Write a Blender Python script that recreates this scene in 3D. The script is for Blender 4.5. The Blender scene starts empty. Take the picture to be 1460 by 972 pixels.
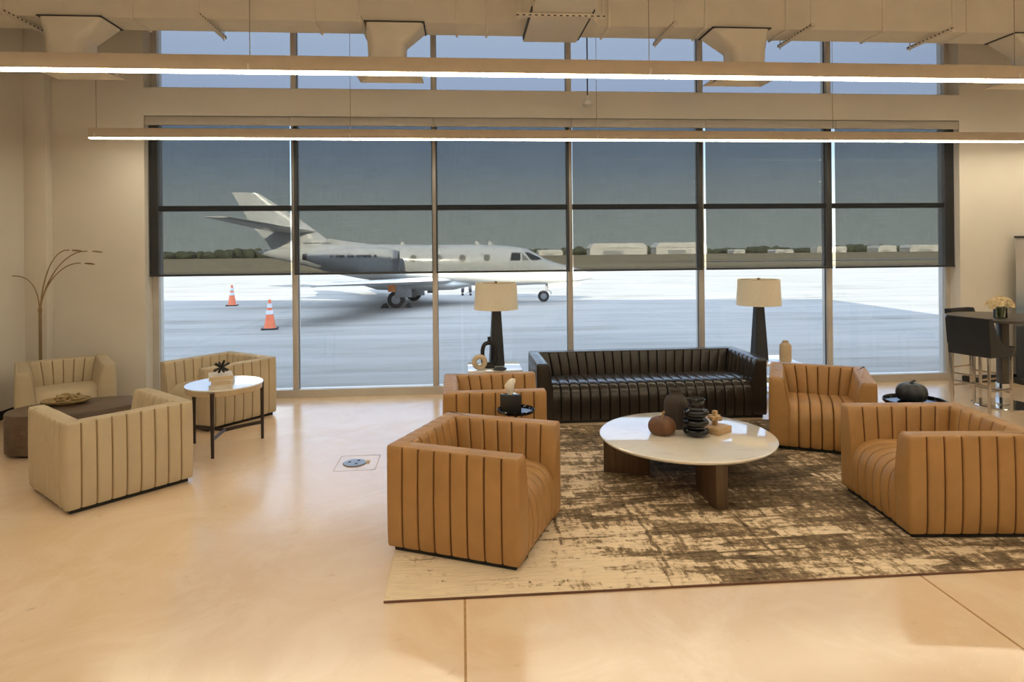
import bpy, bmesh, math, random
from mathutils import Vector, Matrix
random.seed(7)
PI = math.pi
C = bpy.context.scene.collection
# ---------------------------------------------------------------- camera
# room axes: x along the window wall, y towards it, z up; the camera stands at the origin
cam = bpy.data.objects.new('camera', bpy.data.cameras.new('camera'))
C.objects.link(cam)
cam.data.sensor_width = 36
cam.data.lens = 915.8 / 1460 * 36
cam.data.shift_y = -(486 - 353.13) / 1460
cam.data.clip_end = 2000
cam.matrix_world = (Matrix.Translation((0, 0, 1.88)) @ Matrix.Rotation(-0.07827, 4, 'Z')
                    @ Matrix.Rotation(PI / 2, 4, 'X') @ Matrix.Rotation(-0.009374, 4, 'Z'))
sc = bpy.context.scene
sc.camera = cam
sc.view_settings.view_transform = 'Standard'
sc.view_settings.look = 'None'
sc.view_settings.gamma = 1
sc.view_settings.use_curve_mapping = False
sc.view_settings.exposure = 0.0
# ---------------------------------------------------------------- sky
world = bpy.data.worlds.new('sky'); sc.world = world; world.use_nodes = True
nt = world.node_tree; nt.nodes.clear()
wo = nt.nodes.new('ShaderNodeOutputWorld'); bg = nt.nodes.new('ShaderNodeBackground')
tc = nt.nodes.new('ShaderNodeTexCoord'); sx = nt.nodes.new('ShaderNodeSeparateXYZ')
rp = nt.nodes.new('ShaderNodeValToRGB')
nt.links.new(tc.outputs['Generated'], sx.inputs[0]); nt.links.new(sx.outputs['Z'], rp.inputs[0])
nt.links.new(rp.outputs[0], bg.inputs[0]); nt.links.new(bg.outputs[0], wo.inputs[0])
SKY = [(0.0, (1.60, 1.76, 1.66)), (.05, (1.42, 1.60, 1.58)), (.13, (.80, 1.08, 1.42)), (.22, (.76, 1.02, 1.55)),
       (.34, (.95, 1.25, 1.75)), (.6, (2.3, 2.8, 3.6)), (1.0, (3.1, 3.6, 4.6))]
SS = 5.0
while len(rp.color_ramp.elements) < len(SKY): rp.color_ramp.elements.new(.5)
for e, (p, c) in zip(rp.color_ramp.elements, SKY):
    e.position = p; e.color = (c[0] / SS, c[1] / SS, c[2] / SS, 1)
bg.inputs[1].default_value = SS
# ---------------------------------------------------------------- sun (behind the building)
sun = bpy.data.objects.new('sun', bpy.data.lights.new('sun', 'SUN')); C.objects.link(sun)
sun.data.energy = 15.0; sun.data.color = (1, .90, .70); sun.data.angle = math.radians(.5)
el, az = math.radians(27), math.atan2(1.2, 7)
sd = Vector((math.sin(az) * math.cos(el), math.cos(az) * math.cos(el), -math.sin(el)))
sun.rotation_euler = sd.to_track_quat('-Z', 'Y').to_euler()
LAMP = (.96, .86, .645)      # warm LED colour
LAMP_E = 31.0

# ================================================================ helpers
def srgb(r, g, b):
    f = lambda v: (v / 255 / 12.92) if v / 255 <= .04045 else ((v / 255 + .055) / 1.055) ** 2.4
    return (f(r), f(g), f(b), 1)

def newmat(name):
    m = bpy.data.materials.new(name); m.use_nodes = True
    return m, m.node_tree, m.node_tree.nodes['Principled BSDF']

def N(nt, t, **kw):
    n = nt.nodes.new(t)
    for k, v in kw.items(): setattr(n, k, v)
    return n

def noise(nt, scale, detail=3, vec=None, rough=.5, dist=0):
    n = N(nt, 'ShaderNodeTexNoise'); n.inputs['Scale'].default_value = scale
    n.inputs['Detail'].default_value = detail; n.inputs['Roughness'].default_value = rough
    n.inputs['Distortion'].default_value = dist
    if vec is not None: nt.links.new(vec, n.inputs['Vector'])
    return n.outputs['Fac']

def mapped(nt, scale=(1, 1, 1), rot=(0, 0, 0), src='Object'):
    t = N(nt, 'ShaderNodeTexCoord'); m = N(nt, 'ShaderNodeMapping')
    m.inputs['Scale'].default_value = scale; m.inputs['Rotation'].default_value = rot
    nt.links.new(t.outputs[src], m.inputs[0]); return m.outputs[0]

def ramp(nt, fac, stops):
    r = N(nt, 'ShaderNodeValToRGB'); el = r.color_ramp.elements
    while len(el) < len(stops): el.new(.5)
    for e, (p, c) in zip(el, stops): e.position = p; e.color = c if len(c) == 4 else (*c, 1)
    nt.links.new(fac, r.inputs[0]); return r.outputs[0]

def math_(nt, op, a, b=None, clamp=False):
    n = N(nt, 'ShaderNodeMath', operation=op); n.use_clamp = clamp
    for i, v in enumerate((a, b)):
        if v is None: continue
        if isinstance(v, (int, float)): n.inputs[i].default_value = v
        else: nt.links.new(v, n.inputs[i])
    return n.outputs[0]

def mix(nt, fac, a, b):
    n = N(nt, 'ShaderNodeMix', data_type='RGBA')
    for i, v in ((0, fac), (6, a), (7, b)):
        if isinstance(v, (int, float)): n.inputs[i].default_value = v
        elif isinstance(v, tuple): n.inputs[i].default_value = v
        else: nt.links.new(v, n.inputs[i])
    return n.outputs[2]

def bump(nt, bsdf, h, strength=.2, dist=.01):
    b = N(nt, 'ShaderNodeBump'); b.inputs['Strength'].default_value = strength
    b.inputs['Distance'].default_value = dist
    nt.links.new(h, b.inputs['Height']); nt.links.new(b.outputs[0], bsdf.inputs['Normal'])

def simple(name, col, rough=.6, metal=0, var=.12, scale=12, bmp=0, stretch=(1, 1, 1), coat=0, bscale=None, spec=None):
    m, nt, b = newmat(name)
    v = mapped(nt, stretch)
    f = noise(nt, scale, 4, v)
    lo = tuple(c * (1 - var) for c in col[:3]) + (1,); hi = tuple(min(1, c * (1 + var)) for c in col[:3]) + (1,)
    nt.links.new(ramp(nt, f, [(.3, lo), (.7, hi)]), b.inputs['Base Color'])
    b.inputs['Roughness'].default_value = rough; b.inputs['Metallic'].default_value = metal
    if coat: b.inputs['Coat Weight'].default_value = coat; b.inputs['Coat Roughness'].default_value = .08
    if spec is not None: b.inputs['Specular IOR Level'].default_value = spec
    if bmp: bump(nt, b, noise(nt, bscale or scale * 6, 4, v), bmp, .004)
    return m

def finish(name, bm, mat, parent=None, ang=35, flat=False, recalc=True):
    if recalc: bmesh.ops.recalc_face_normals(bm, faces=bm.faces)
    if not flat:
        a = math.radians(ang)
        for f in bm.faces: f.smooth = True
        for e in bm.edges:
            if len(e.link_faces) == 2 and e.calc_face_angle(0) > a: e.smooth = False
    me = bpy.data.meshes.new(name); bm.to_mesh(me); bm.free()
    me.materials.append(mat)
    o = bpy.data.objects.new(name, me); C.objects.link(o)
    if parent is not None: o.parent = parent
    return o

def box(bm, x0, x1, y0, y1, z0, z1, bev=0, seg=2, mtx=None):
    vs = [bm.verts.new(v) for v in ((x0, y0, z0), (x1, y0, z0), (x1, y1, z0), (x0, y1, z0), (x0, y0, z1), (x1, y0, z1), (x1, y1, z1), (x0, y1, z1))]
    fs = [bm.faces.new([vs[i] for i in q]) for q in ((0, 3, 2, 1), (4, 5, 6, 7), (0, 1, 5, 4), (1, 2, 6, 5), (2, 3, 7, 6), (3, 0, 4, 7))]
    if mtx is not None: bmesh.ops.transform(bm, matrix=mtx, verts=vs)
    if bev:
        es = list({e for f in fs for e in f.edges})
        bmesh.ops.bevel(bm, geom=es, offset=bev, segments=seg, profile=.5, affect='EDGES')

def lathe(bm, prof, n=32, c=(0, 0, 0), mtx=None, closed=False):
    rings = []
    for r, z in prof:
        if r < 1e-6: rings.append([bm.verts.new((c[0], c[1], c[2] + z))])
        else: rings.append([bm.verts.new((c[0] + r * math.cos(2 * PI * i / n), c[1] + r * math.sin(2 * PI * i / n), c[2] + z)) for i in range(n)])
    pairs = list(zip(rings, rings[1:])) + ([(rings[-1], rings[0])] if closed else [])
    for A, B in pairs:
        for i in range(n):
            j = (i + 1) % n
            if len(A) == 1 and len(B) == 1: continue
            if len(A) == 1: bm.faces.new((A[0], B[j], B[i]))
            elif len(B) == 1: bm.faces.new((A[i], A[j], B[0]))
            else: bm.faces.new((A[i], A[j], B[j], B[i]))
    if not closed:
        for R in (rings[0], rings[-1]):
            if len(R) > 1: bm.faces.new(R)
    if mtx is not None: bmesh.ops.transform(bm, matrix=mtx, verts=[v for R in rings for v in R])

def tube(bm, pts, r, n=8, closed=False, flat=1.0):
    pts = [Vector(p) for p in pts]; L = len(pts); rings = []
    up = Vector((0, 0, 1)); prev = None
    for i, p in enumerate(pts):
        if closed: t = (pts[(i + 1) % L] - pts[i - 1]).normalized()
        else: t = (pts[min(i + 1, L - 1)] - pts[max(i - 1, 0)]).normalized()
        if prev is None:
            u = up if abs(t.z) < .95 else Vector((1, 0, 0))
            a = t.cross(u).normalized()
        else: a = (prev - t * prev.dot(t)).normalized()
        b = t.cross(a).normalized(); prev = a
        rr = r[i] if isinstance(r, (list, tuple)) else r
        rings.append([bm.verts.new(p + (a * math.cos(2 * PI * k / n) + b * flat * math.sin(2 * PI * k / n)) * rr) for k in range(n)])
    m = L if closed else L - 1
    for i in range(m):
        A, B = rings[i], rings[(i + 1) % L]
        for k in range(n):
            j = (k + 1) % n; bm.faces.new((A[k], A[j], B[j], B[k]))
    if not closed: bm.faces.new(rings[0][::-1]); bm.faces.new(rings[-1])

def prism(bm, poly, lo, hi, axis='z', mtx=None):
    def P(a, b, t): return {'z': (a, b, t), 'y': (a, t, b), 'x': (t, a, b)}[axis]
    A = [bm.verts.new(P(a, b, lo)) for a, b in poly]; B = [bm.verts.new(P(a, b, hi)) for a, b in poly]
    bm.faces.new(A[::-1]); bm.faces.new(B)
    for i in range(len(poly)):
        j = (i + 1) % len(poly); bm.faces.new((A[i], A[j], B[j], B[i]))
    if mtx is not None: bmesh.ops.transform(bm, matrix=mtx, verts=A + B)

def loft(bm, rings, cap=True):
    R = [[bm.verts.new(p) for p in r] for r in rings]; n = len(R[0])
    for A, B in zip(R, R[1:]):
        for i in range(n):
            j = (i + 1) % n; bm.faces.new((A[i], A[j], B[j], B[i]))
    if cap: bm.faces.new(R[0][::-1]); bm.faces.new(R[-1])

def bez(p0, p1, p2, p3, n=12):
    out = []
    for i in range(n + 1):
        t = i / n; s = 1 - t
        out.append(tuple(s ** 3 * a + 3 * s * s * t * b + 3 * s * t * t * c + t ** 3 * d for a, b, c, d in zip(p0, p1, p2, p3)))
    return out

def tag(o, label=None, cat=None, group=None, kind=None):
    if label: o['label'] = label
    if cat: o['category'] = cat
    if group: o['group'] = group
    if kind: o['kind'] = kind
    return o

def thing(name, label, cat, loc=(0, 0, 0), rz=0, group=None):
    o = bpy.data.objects.new(name, None); C.objects.link(o)
    o.empty_display_size = .1
    o.location = loc; o.rotation_euler = (0, 0, rz)
    return tag(o, label, cat, group)

def copy_tree(o, parent=None):
    c = o.copy(); C.objects.link(c)
    if parent is not None: c.parent = parent
    for ch in [x for x in list(C.objects) if x.parent == o]: copy_tree(ch, c)
    return c

def struct(name, bm, mat, parent=None, **kw):
    o = finish(name, bm, mat, parent, **kw)
    if parent is None: o['kind'] = 'structure'
    return o

# ================================================================ materials
M = {}
def floor_mat():
    m, nt, b = newmat('polished_concrete')
    v = mapped(nt)
    f1 = noise(nt, .55, 5, v, .55, .6); f2 = noise(nt, 2.6, 6, v, .6, .4); f3 = noise(nt, 40, 3, v)
    c = ramp(nt, f1, [(.3, (.78, .565, .375)), (.5, (.85, .635, .435)), (.72, (.90, .70, .51))])
    c = mix(nt, math_(nt, 'MULTIPLY', f2, .30), c, (.76, .55, .34, 1))
    sp = ramp(nt, f3, [(.30, (1, 1, 1)), (.26, (0, 0, 0))])
    c = mix(nt, ramp(nt, noise(nt, 1.3, 7, v, .68, 1.2), [(.44, (0, 0, 0)), (.62, (.55,) * 3)]), c, (.92, .76, .58, 1))
    c = mix(nt, ramp(nt, noise(nt, 11, 3, v), [(.67, (0, 0, 0)), (.75, (.25,) * 3)]), c, (.55, .36, .19, 1))
    c = mix(nt, ramp(nt, noise(nt, 5.5, 2, v), [(.76, (0, 0, 0)), (.80, (.35, .35, .35))]), c, (.33, .27, .21, 1))
    nt.links.new(c, b.inputs['Base Color'])
    nt.links.new(ramp(nt, f2, [(.3, (.17,) * 3), (.7, (.27,) * 3)]), b.inputs['Roughness'])
    b.inputs['IOR'].default_value = 1.65
    b.inputs['Coat Weight'].default_value = .55; b.inputs['Coat Roughness'].default_value = .17; b.inputs['Coat IOR'].default_value = 1.7
    bump(nt, b, noise(nt, 1.6, 2, v), .10, .01)
    return m
M['floor'] = floor_mat()
M['joint'] = simple('floor_joint', (.40, .23, .10, 1), .8, scale=30)
M['wall'] = simple('painted_wall', (.68, .63, .56, 1), .85, var=.03, scale=1.5, bmp=.05, bscale=90)
M['wall_r'] = M['wall']
M['ceil'] = simple('painted_deck', (.72, .67, .6, 1), .9, var=.03)
M['metal_white'] = simple('painted_duct_metal', (.76, .70, .61, 1), .55, var=.05, scale=3)
M['alu'] = simple('mullion_aluminium', (.56, .52, .47, 1), .45, metal=.35, var=.05, scale=4)
M['alu_dark'] = simple('dark_gasket', (.03, .03, .033, 1), .5)
M['black'] = simple('black_baseboard', (.012, .012, .013, 1), .5)
M['fascia'] = simple('taupe_shade_fascia', (.47, .425, .37, 1), .6, var=.03)
M['white'] = simple('white_enamel', (.8, .78, .74, 1), .4, var=.03)

def glass_mat(name='window_glass', tint=(.93, .95, .95, 1), refl=1.0):
    m, nt, b = newmat(name); nt.nodes.remove(b)
    t = N(nt, 'ShaderNodeBsdfTransparent'); g = N(nt, 'ShaderNodeBsdfGlossy'); f = N(nt, 'ShaderNodeFresnel'); mx = N(nt, 'ShaderNodeMixShader')
    t.inputs[0].default_value = tint; g.inputs['Roughness'].default_value = .0; f.inputs[0].default_value = 1.4
    nt.links.new(math_(nt, 'MULTIPLY', f.outputs[0], refl), mx.inputs[0]); nt.links.new(t.outputs[0], mx.inputs[1]); nt.links.new(g.outputs[0], mx.inputs[2])
    nt.links.new(mx.outputs[0], nt.nodes['Material Output'].inputs[0]); return m
M['glass'] = glass_mat(); M['glass_tinted'] = glass_mat('tinted_clerestory_glass', (.63, .62, .60, 1))

def shade_mat():
    m, nt, b = newmat('solar_screen_fabric'); nt.nodes.remove(b)
    t = N(nt, 'ShaderNodeBsdfTransparent'); d = N(nt, 'ShaderNodeBsdfDiffuse'); tl = N(nt, 'ShaderNodeBsdfTranslucent')
    a1 = N(nt, 'ShaderNodeAddShader'); a2 = N(nt, 'ShaderNodeAddShader')
    v = mapped(nt, (1, 1, .06)); v2 = mapped(nt, (.05, 1, 1))
    f = math_(nt, 'ADD', noise(nt, 60, 3, v), noise(nt, 60, 3, v2))
    big = noise(nt, .9, 3, mapped(nt, (1, 1, .5)))
    f = math_(nt, 'ADD', f, big)
    nt.links.new(ramp(nt, math_(nt, 'MULTIPLY', f, .333), [(.36, (.125, .127, .125)), (.64, (.157, .158, .155))]), t.inputs[0])
    d.inputs[0].default_value = (.022, .022, .022, 1); tl.inputs[0].default_value = (.010, .010, .010, 1)
    nt.links.new(t.outputs[0], a1.inputs[0]); nt.links.new(d.outputs[0], a1.inputs[1])
    nt.links.new(a1.outputs[0], a2.inputs[0]); nt.links.new(tl.outputs[0], a2.inputs[1])
    nt.links.new(a2.outputs[0], nt.nodes['Material Output'].inputs[0]); return m
M['shade'] = shade_mat()

def emis(name, col, s):
    m, nt, b = newmat(name); nt.nodes.remove(b)
    e = N(nt, 'ShaderNodeEmission'); e.inputs[0].default_value = (*col, 1); e.inputs[1].default_value = s
    nt.links.new(e.outputs[0], nt.nodes['Material Output'].inputs[0]); return m
M['led'] = emis('led_diffuser', LAMP, LAMP_E)
M['lampbody'] = simple('pendant_housing', (.62, .53, .43, 1), .5, var=.03)

def leather(name, col, rough=.42, var=.10, bscale=220, seam=(.075, .016, .006)):
    m, nt, b = newmat(name); v = mapped(nt)
    f = noise(nt, 5, 5, v, .6)
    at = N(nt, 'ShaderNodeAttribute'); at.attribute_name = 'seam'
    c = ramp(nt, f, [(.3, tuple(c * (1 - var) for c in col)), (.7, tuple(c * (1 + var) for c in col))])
    nt.links.new(mix(nt, at.outputs['Fac'], c, (*seam, 1)), b.inputs['Base Color'])     # darker seam colour along the channel creases
    b.inputs['Roughness'].default_value = rough
    bump(nt, b, noise(nt, bscale, 3, v), .10, .0015); return m
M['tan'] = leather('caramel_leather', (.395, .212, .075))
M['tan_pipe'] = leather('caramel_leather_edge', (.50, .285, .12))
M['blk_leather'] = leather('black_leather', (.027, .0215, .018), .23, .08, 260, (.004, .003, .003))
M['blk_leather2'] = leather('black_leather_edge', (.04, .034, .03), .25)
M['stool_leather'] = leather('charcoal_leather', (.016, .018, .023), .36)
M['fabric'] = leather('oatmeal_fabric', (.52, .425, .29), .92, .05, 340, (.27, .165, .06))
M['fabric_pipe'] = simple('oatmeal_piping', (.60, .50, .35, 1), .9, var=.08, scale=30, spec=.2)
M['plinth'] = simple('black_plinth', (.01, .009, .008, 1), .7)

def rug_mat():
    m, nt, b = newmat('distressed_rug')
    v = mapped(nt)
    sep = N(nt, 'ShaderNodeSeparateXYZ'); nt.links.new(v, sep.inputs[0])
    h = noise(nt, 1.0, 6, mapped(nt, (2.6, 19, 1)), .68, .1)        # strokes along x
    w = noise(nt, 1.0, 5, mapped(nt, (17, 3.4, 1)), .68, .1)        # strokes along y
    s = noise(nt, 30, 4, v, .65)
    big = noise(nt, .85, 2, v, .5, .3)
    def cells(sc):
        vo = N(nt, 'ShaderNodeTexVoronoi', distance='CHEBYCHEV'); vo.inputs['Scale'].default_value = 1; vo.inputs['Randomness'].default_value = .9
        nt.links.new(mapped(nt, sc), vo.inputs['Vector']); sp = N(nt, 'ShaderNodeSeparateXYZ'); nt.links.new(vo.outputs['Color'], sp.inputs[0]); return sp.outputs[0]
    k1 = cells((2.6, 11, 1)); k2 = cells((9, 3.4, 1))
    sub = lambda x, c: math_(nt, 'SUBTRACT', x, c)
    mul = lambda x, c: math_(nt, 'MULTIPLY', x, c)
    add = lambda x, y: math_(nt, 'ADD', x, y)
    # the weave pales towards the left end and front left of the rug
    gx = math_(nt, 'MINIMUM', mul(sub(sep.outputs[0], 1.55), .22), .10)
    gy = math_(nt, 'MINIMUM', mul(sub(sep.outputs[1], .55), .16), .10)
    g = math_(nt, 'MAXIMUM', add(gx, gy), -.20)
    t = add(mul(sub(math_(nt, 'MAXIMUM', h, w), .55), 1.15), mul(sub(s, .5), .62))
    t = add(t, mul(sub(big, .5), .55)); t = add(t, mul(sub(k1, .5), .24)); t = add(t, mul(sub(k2, .5), .12)); t = add(t, g)
    t = add(t, .5)
    # a few woven lines and rows of knots
    def line(y0, x0, x1, ax, hw=.011):
        u, w_ = (sep.outputs[0], sep.outputs[1]) if ax == 'x' else (sep.outputs[1], sep.outputs[0])
        d = math_(nt, 'ABSOLUTE', sub(add(w_, mul(sub(noise(nt, 9, 3, v), .5), .05)), y0))
        m_ = math_(nt, 'LESS_THAN', add(d, mul(sub(s, .5), .035)), hw)
        return mul(mul(m_, math_(nt, 'GREATER_THAN', u, x0)), math_(nt, 'LESS_THAN', u, x1))
    L = line(.17, .22, .86, 'x')
    for q in ((.63, .55, 1.55, 'x'), (.98, .62, 1.30, 'x'), (1.28, .60, 1.9, 'x'), (1.05, .55, 1.4, 'y'), (1.62, .20, .95, 'y'), (2.3, .3, .9, 'y'), (.36, 1.5, 2.6, 'x')):
        L = math_(nt, 'MAXIMUM', L, line(*q))
    kn = ramp(nt, noise(nt, 13, 2, v, .4), [(.69, (0, 0, 0)), (.72, (1, 1, 1))])
    L = math_(nt, 'MAXIMUM', L, kn)
    t = add(t, mul(L, .17))
    c = ramp(nt, t, [(.34, (.84, .69, .50)), (.455, (.66, .51, .345)), (.515, (.34, .245, .15)), (.60, (.195, .138, .085)), (.74, (.105, .073, .046)), (.90, (.035, .025, .016))])
    c = mix(nt, ramp(nt, noise(nt, 1, 4, mapped(nt, (5, 120, 1)), .6), [(.45, (0, 0, 0)), (.65, (.35,) * 3)]), c, (.40, .30, .19, 1))
    nt.links.new(c, b.inputs['Base Color']); b.inputs['Roughness'].default_value = .95
    b.inputs['Specular IOR Level'].default_value = .15
    bump(nt, b, math_(nt, 'ADD', s, math_(nt, 'MULTIPLY', t, -1.0)), .5, .006)
    return m
M['rug'] = rug_mat()
M['rug_edge'] = simple('rug_binding', (.16, .075, .045, 1), .9)

def stone_mat(name, c1, c2, c3, rough=.08, sc_=3.0):
    m, nt, b = newmat(name); v = mapped(nt, (1, 2.2, 1))
    f = noise(nt, sc_, 7, v, .62, 1.2); g = noise(nt, 60, 3, v)
    c = ramp(nt, f, [(.30, c1), (.5, c2), (.70, c3)])
    c = mix(nt, ramp(nt, g, [(.55, (0, 0, 0)), (.72, (.35,) * 3)]), c, (*[x * .75 for x in c2], 1))
    nt.links.new(c, b.inputs['Base Color']); b.inputs['Roughness'].default_value = rough; b.inputs['IOR'].default_value = 1.8
    b.inputs['Coat Weight'].default_value = 1; b.inputs['Coat Roughness'].default_value = .02; b.inputs['Coat IOR'].default_value = 1.9
    return m
M['travertine'] = stone_mat('cream_stone', (.84, .75, .64), (.93, .86, .76), (.88, .80, .69))
M['marble'] = stone_mat('white_marble', (.70, .66, .6), (.80, .76, .70), (.74, .70, .64))

def wood_mat(name, a, b_, rough=.45, stretch=(1.2, 14, 14), sc_=2.2):
    m, nt, b = newmat(name); v = mapped(nt, stretch)
    f = noise(nt, sc_, 6, v, .6, .8)
    nt.links.new(ramp(nt, f, [(.3, a), (.7, b_)]), b.inputs['Base Color'])
    b.inputs['Roughness'].default_value = rough
    bump(nt, b, f, .15, .003); return m
M['walnut'] = wood_mat('walnut_wood', (.060, .034, .018), (.130, .080, .045), .4, (14, 14, 1.2))
M['dark_oak'] = wood_mat('dark_oak', (.07, .042, .026), (.135, .085, .055), .35)
M['wenge'] = simple('wenge_wood', (.028, .014, .010, 1), .4, var=.3, scale=20)
M['lightwood'] = wood_mat('pale_wood', (.44, .28, .14), (.60, .42, .24), .5, (3, 12, 12))
M['applewood'] = simple('cream_side_band', (.50, .38, .24, 1), .5)
M['gloss_black'] = simple('gloss_black_glaze', (.004, .004, .006, 1), .08, spec=.45)
M['matte_black'] = simple('matte_black_ceramic', (.012, .011, .011, 1), .55, bmp=.2)
M['umber'] = simple('umber_ceramic', (.045, .032, .026, 1), .7, bmp=.3)
M['rust'] = simple('brown_pumpkin_glaze', (.135, .055, .022, 1), .55, var=.3, scale=9, bmp=.3)
M['stem'] = simple('pumpkin_stem', (.30, .19, .09, 1), .7)
M['navy'] = simple('black_painted_pumpkin', (.020, .024, .032, 1), .35, bmp=.3)
M['linen'] = simple('linen_lampshade', (.80, .73, .60, 1), .85, var=.05, scale=60, bmp=.3, bscale=260)
M['lampbase'] = simple('navy_black_lamp_base', (.022, .027, .036, 1), .42)
M['brass'] = simple('antique_brass', (.33, .24, .135, 1), .35, metal=.9)
M['steel'] = simple('brushed_steel', (.55, .50, .44, 1), .25, metal=1, var=.05)
M['chrome'] = simple('chrome', (.7, .69, .67, 1), .10, metal=1, var=.03)
M['paper'] = simple('paper_pages', (.60, .46, .30, 1), .9, scale=80, stretch=(.1, .1, 8))
M['cover'] = simple('pale_book_cover', (.68, .60, .50, 1), .6, var=.04)
M['tissue'] = simple('white_tissue', (.80, .74, .64, 1), .95, var=.03)
M['cream'] = simple('cream_ceramic', (.56, .43, .28, 1), .55, bmp=.1)
M['goldweave'] = simple('golden_woven_fibre', (.36, .25, .105, 1), .6, var=.35, scale=60, bmp=.6)
M['petal'] = simple('cream_petals', (.80, .66, .42, 1), .7, var=.12, scale=40)
M['petal_o'] = simple('amber_petals', (.70, .38, .12, 1), .7, var=.2, scale=40)
M['leaf'] = simple('green_stems', (.16, .20, .07, 1), .6)
M['tabledark'] = simple('dark_table_laminate', (.055, .047, .040, 1), .28)
M['outlet'] = simple('grey_cover_plate', (.27, .29, .32, 1), .35, metal=.6)
M['rubber'] = simple('tyre_rubber', (.03, .03, .033, 1), .8)
M['plane'] = simple('white_aircraft_paint', (.62, .62, .60, 1), .22, var=.02, scale=2, coat=.5)
M['plane_grey'] = simple('grey_aircraft_metal', (.33, .34, .36, 1), .35, metal=.5)
M['plane_stripe'] = simple('charcoal_aircraft_paint', (.035, .036, .042, 1), .25, coat=.4)
M['cockpit'] = simple('dark_cockpit_glass', (.02, .022, .025, 1), .06)
M['port'] = simple('cabin_window_glass', (.20, .20, .18, 1), .15)
M['orange'] = simple('traffic_orange', (.75, .17, .07, 1), .55, var=.08)
M['reflective'] = simple('reflective_white_band', (.72, .74, .78, 1), .5)
M['trees'] = simple('distant_foliage', (.075, .085, .045, 1), .95, var=.4, scale=.25)
M['hangar'] = simple('white_hangar_metal', (.72, .70, .64, 1), .6, var=.06, scale=.3)
M['hangar_dark'] = simple('hangar_door_grey', (.35, .35, .34, 1), .6)
M['skin'] = simple('skin', (.45, .28, .19, 1), .6); M['cloth_d'] = simple('dark_trousers', (.05, .055, .07, 1), .9)
M['cloth_b'] = simple('blue_shirt', (.12, .18, .28, 1), .9); M['hair'] = simple('dark_hair', (.03, .02, .015, 1), .8)

def apron_mat():
    m, nt, b = newmat('apron_concrete')
    v = mapped(nt)
    f = noise(nt, 1, 6, mapped(nt, (.09, 1.1, 1)), .6, .3)      # long tyre and drainage streaks
    g = noise(nt, 1, 5, mapped(nt, (.5, 3.2, 1), (0, 0, .5)), .6)
    h = noise(nt, .25, 4, v)
    g2 = noise(nt, 1, 4, mapped(nt, (.35, 5.0, 1), (0, 0, 1.15)), .6)
    t = math_(nt, 'ADD', math_(nt, 'MULTIPLY', f, .42), math_(nt, 'ADD', math_(nt, 'MULTIPLY', g, .22), math_(nt, 'ADD', math_(nt, 'MULTIPLY', h, .16), math_(nt, 'MULTIPLY', g2, .20))))
    c = ramp(nt, t, [(.38, (.150, .138, .115)), (.47, (.225, .217, .198)), (.53, (.250, .242, .225)), (.63, (.290, .282, .262))])
    br = N(nt, 'ShaderNodeTexBrick'); br.offset = 0; br.inputs['Scale'].default_value = 1
    br.inputs['Brick Width'].default_value = 5.2; br.inputs['Row Height'].default_value = 4.4
    br.inputs['Mortar Size'].default_value = .025; br.inputs['Mortar Smooth'].default_value = .3
    nt.links.new(v, br.inputs['Vector'])
    c = mix(nt, math_(nt, 'MULTIPLY', br.outputs['Fac'], .35), c, (.30, .29, .28, 1))
    nt.links.new(c, b.inputs['Base Color']); b.inputs['Roughness'].default_value = .8
    b.inputs['Specular IOR Level'].default_value = .25
    return m
M['apron'] = apron_mat()
def grass_mat():
    m, nt, b = newmat('dry_grass_field')
    f = noise(nt, 1, 6, mapped(nt, (.006, .09, 1)), .6, .4); g = noise(nt, .5, 4, mapped(nt))
    c = ramp(nt, math_(nt, 'ADD', math_(nt, 'MULTIPLY', f, .8), math_(nt, 'MULTIPLY', g, .2)), [(.35, (.22, .17, .095)), (.52, (.31, .245, .145)), (.66, (.42, .35, .23))])
    nt.links.new(c, b.inputs['Base Color']); b.inputs['Roughness'].default_value = .95; b.inputs['Specular IOR Level'].default_value = 0.1
    return m
M['grass'] = grass_mat()

def banner_mat():
    m, nt, b = newmat('printed_banner')
    t = N(nt, 'ShaderNodeTexCoord'); s = N(nt, 'ShaderNodeSeparateXYZ'); nt.links.new(t.outputs['Object'], s.inputs[0])
    f = math_(nt, 'ADD', math_(nt, 'DIVIDE', s.outputs['Z'], 2.0), math_(nt, 'MULTIPLY', math_(nt, 'SUBTRACT', noise(nt, 3, 4, mapped(nt, (1, 1, 4))), .5), .06))
    c = ramp(nt, f, [(.0, (.022, .030, .045)), (.38, (.030, .040, .060)), (.42, (.30, .34, .38)), (.5, (.16, .22, .30)), (.62, (.38, .40, .41)), (.8, (.48, .45, .42)), (1, (.44, .41, .38))])
    nt.links.new(c, b.inputs['Base Color']); b.inputs['Roughness'].default_value = .5; return m
M['banner'] = banner_mat()

# ================================================================ THE SETTING
XL, XR, YB, YW = -5.17, 9.3, -5.6, 8.18          # inner faces of the room
OL, OR = -3.86, 6.715                             # window openings
ZC = 5.7
bm = bmesh.new(); box(bm, XL, XR, YB, 8.5, -.2, 0); struct('floor', bm, M['floor'])
bm = bmesh.new()
box(bm, -30, OL, YW, 8.5, -.2, 6.4); box(bm, OR, 10.5, YW, 8.5, -.2, 6.4)
box(bm, OL, OR, YW, 8.5, 3.54, 3.885); box(bm, OL, OR, YW, 8.5, 4.95, 6.4)
struct('wall_back', bm, M['wall'])
bm = bmesh.new(); box(bm, XL - .3, XL, YB, YW, -.2, 6.4); struct('wall_left', bm, M['wall'])
bm = bmesh.new(); box(bm, XR, 9.9, YB, YW, -.2, 6.4); struct('wall_right', bm, M['wall'])
bm = bmesh.new(); box(bm, XL - .3, 9.9, YB - .3, YB, -.2, 6.4); struct('wall_front', bm, M['wall'])
bm = bmesh.new(); box(bm, XL, XR, YB, YW, ZC, ZC + .1)
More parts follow.
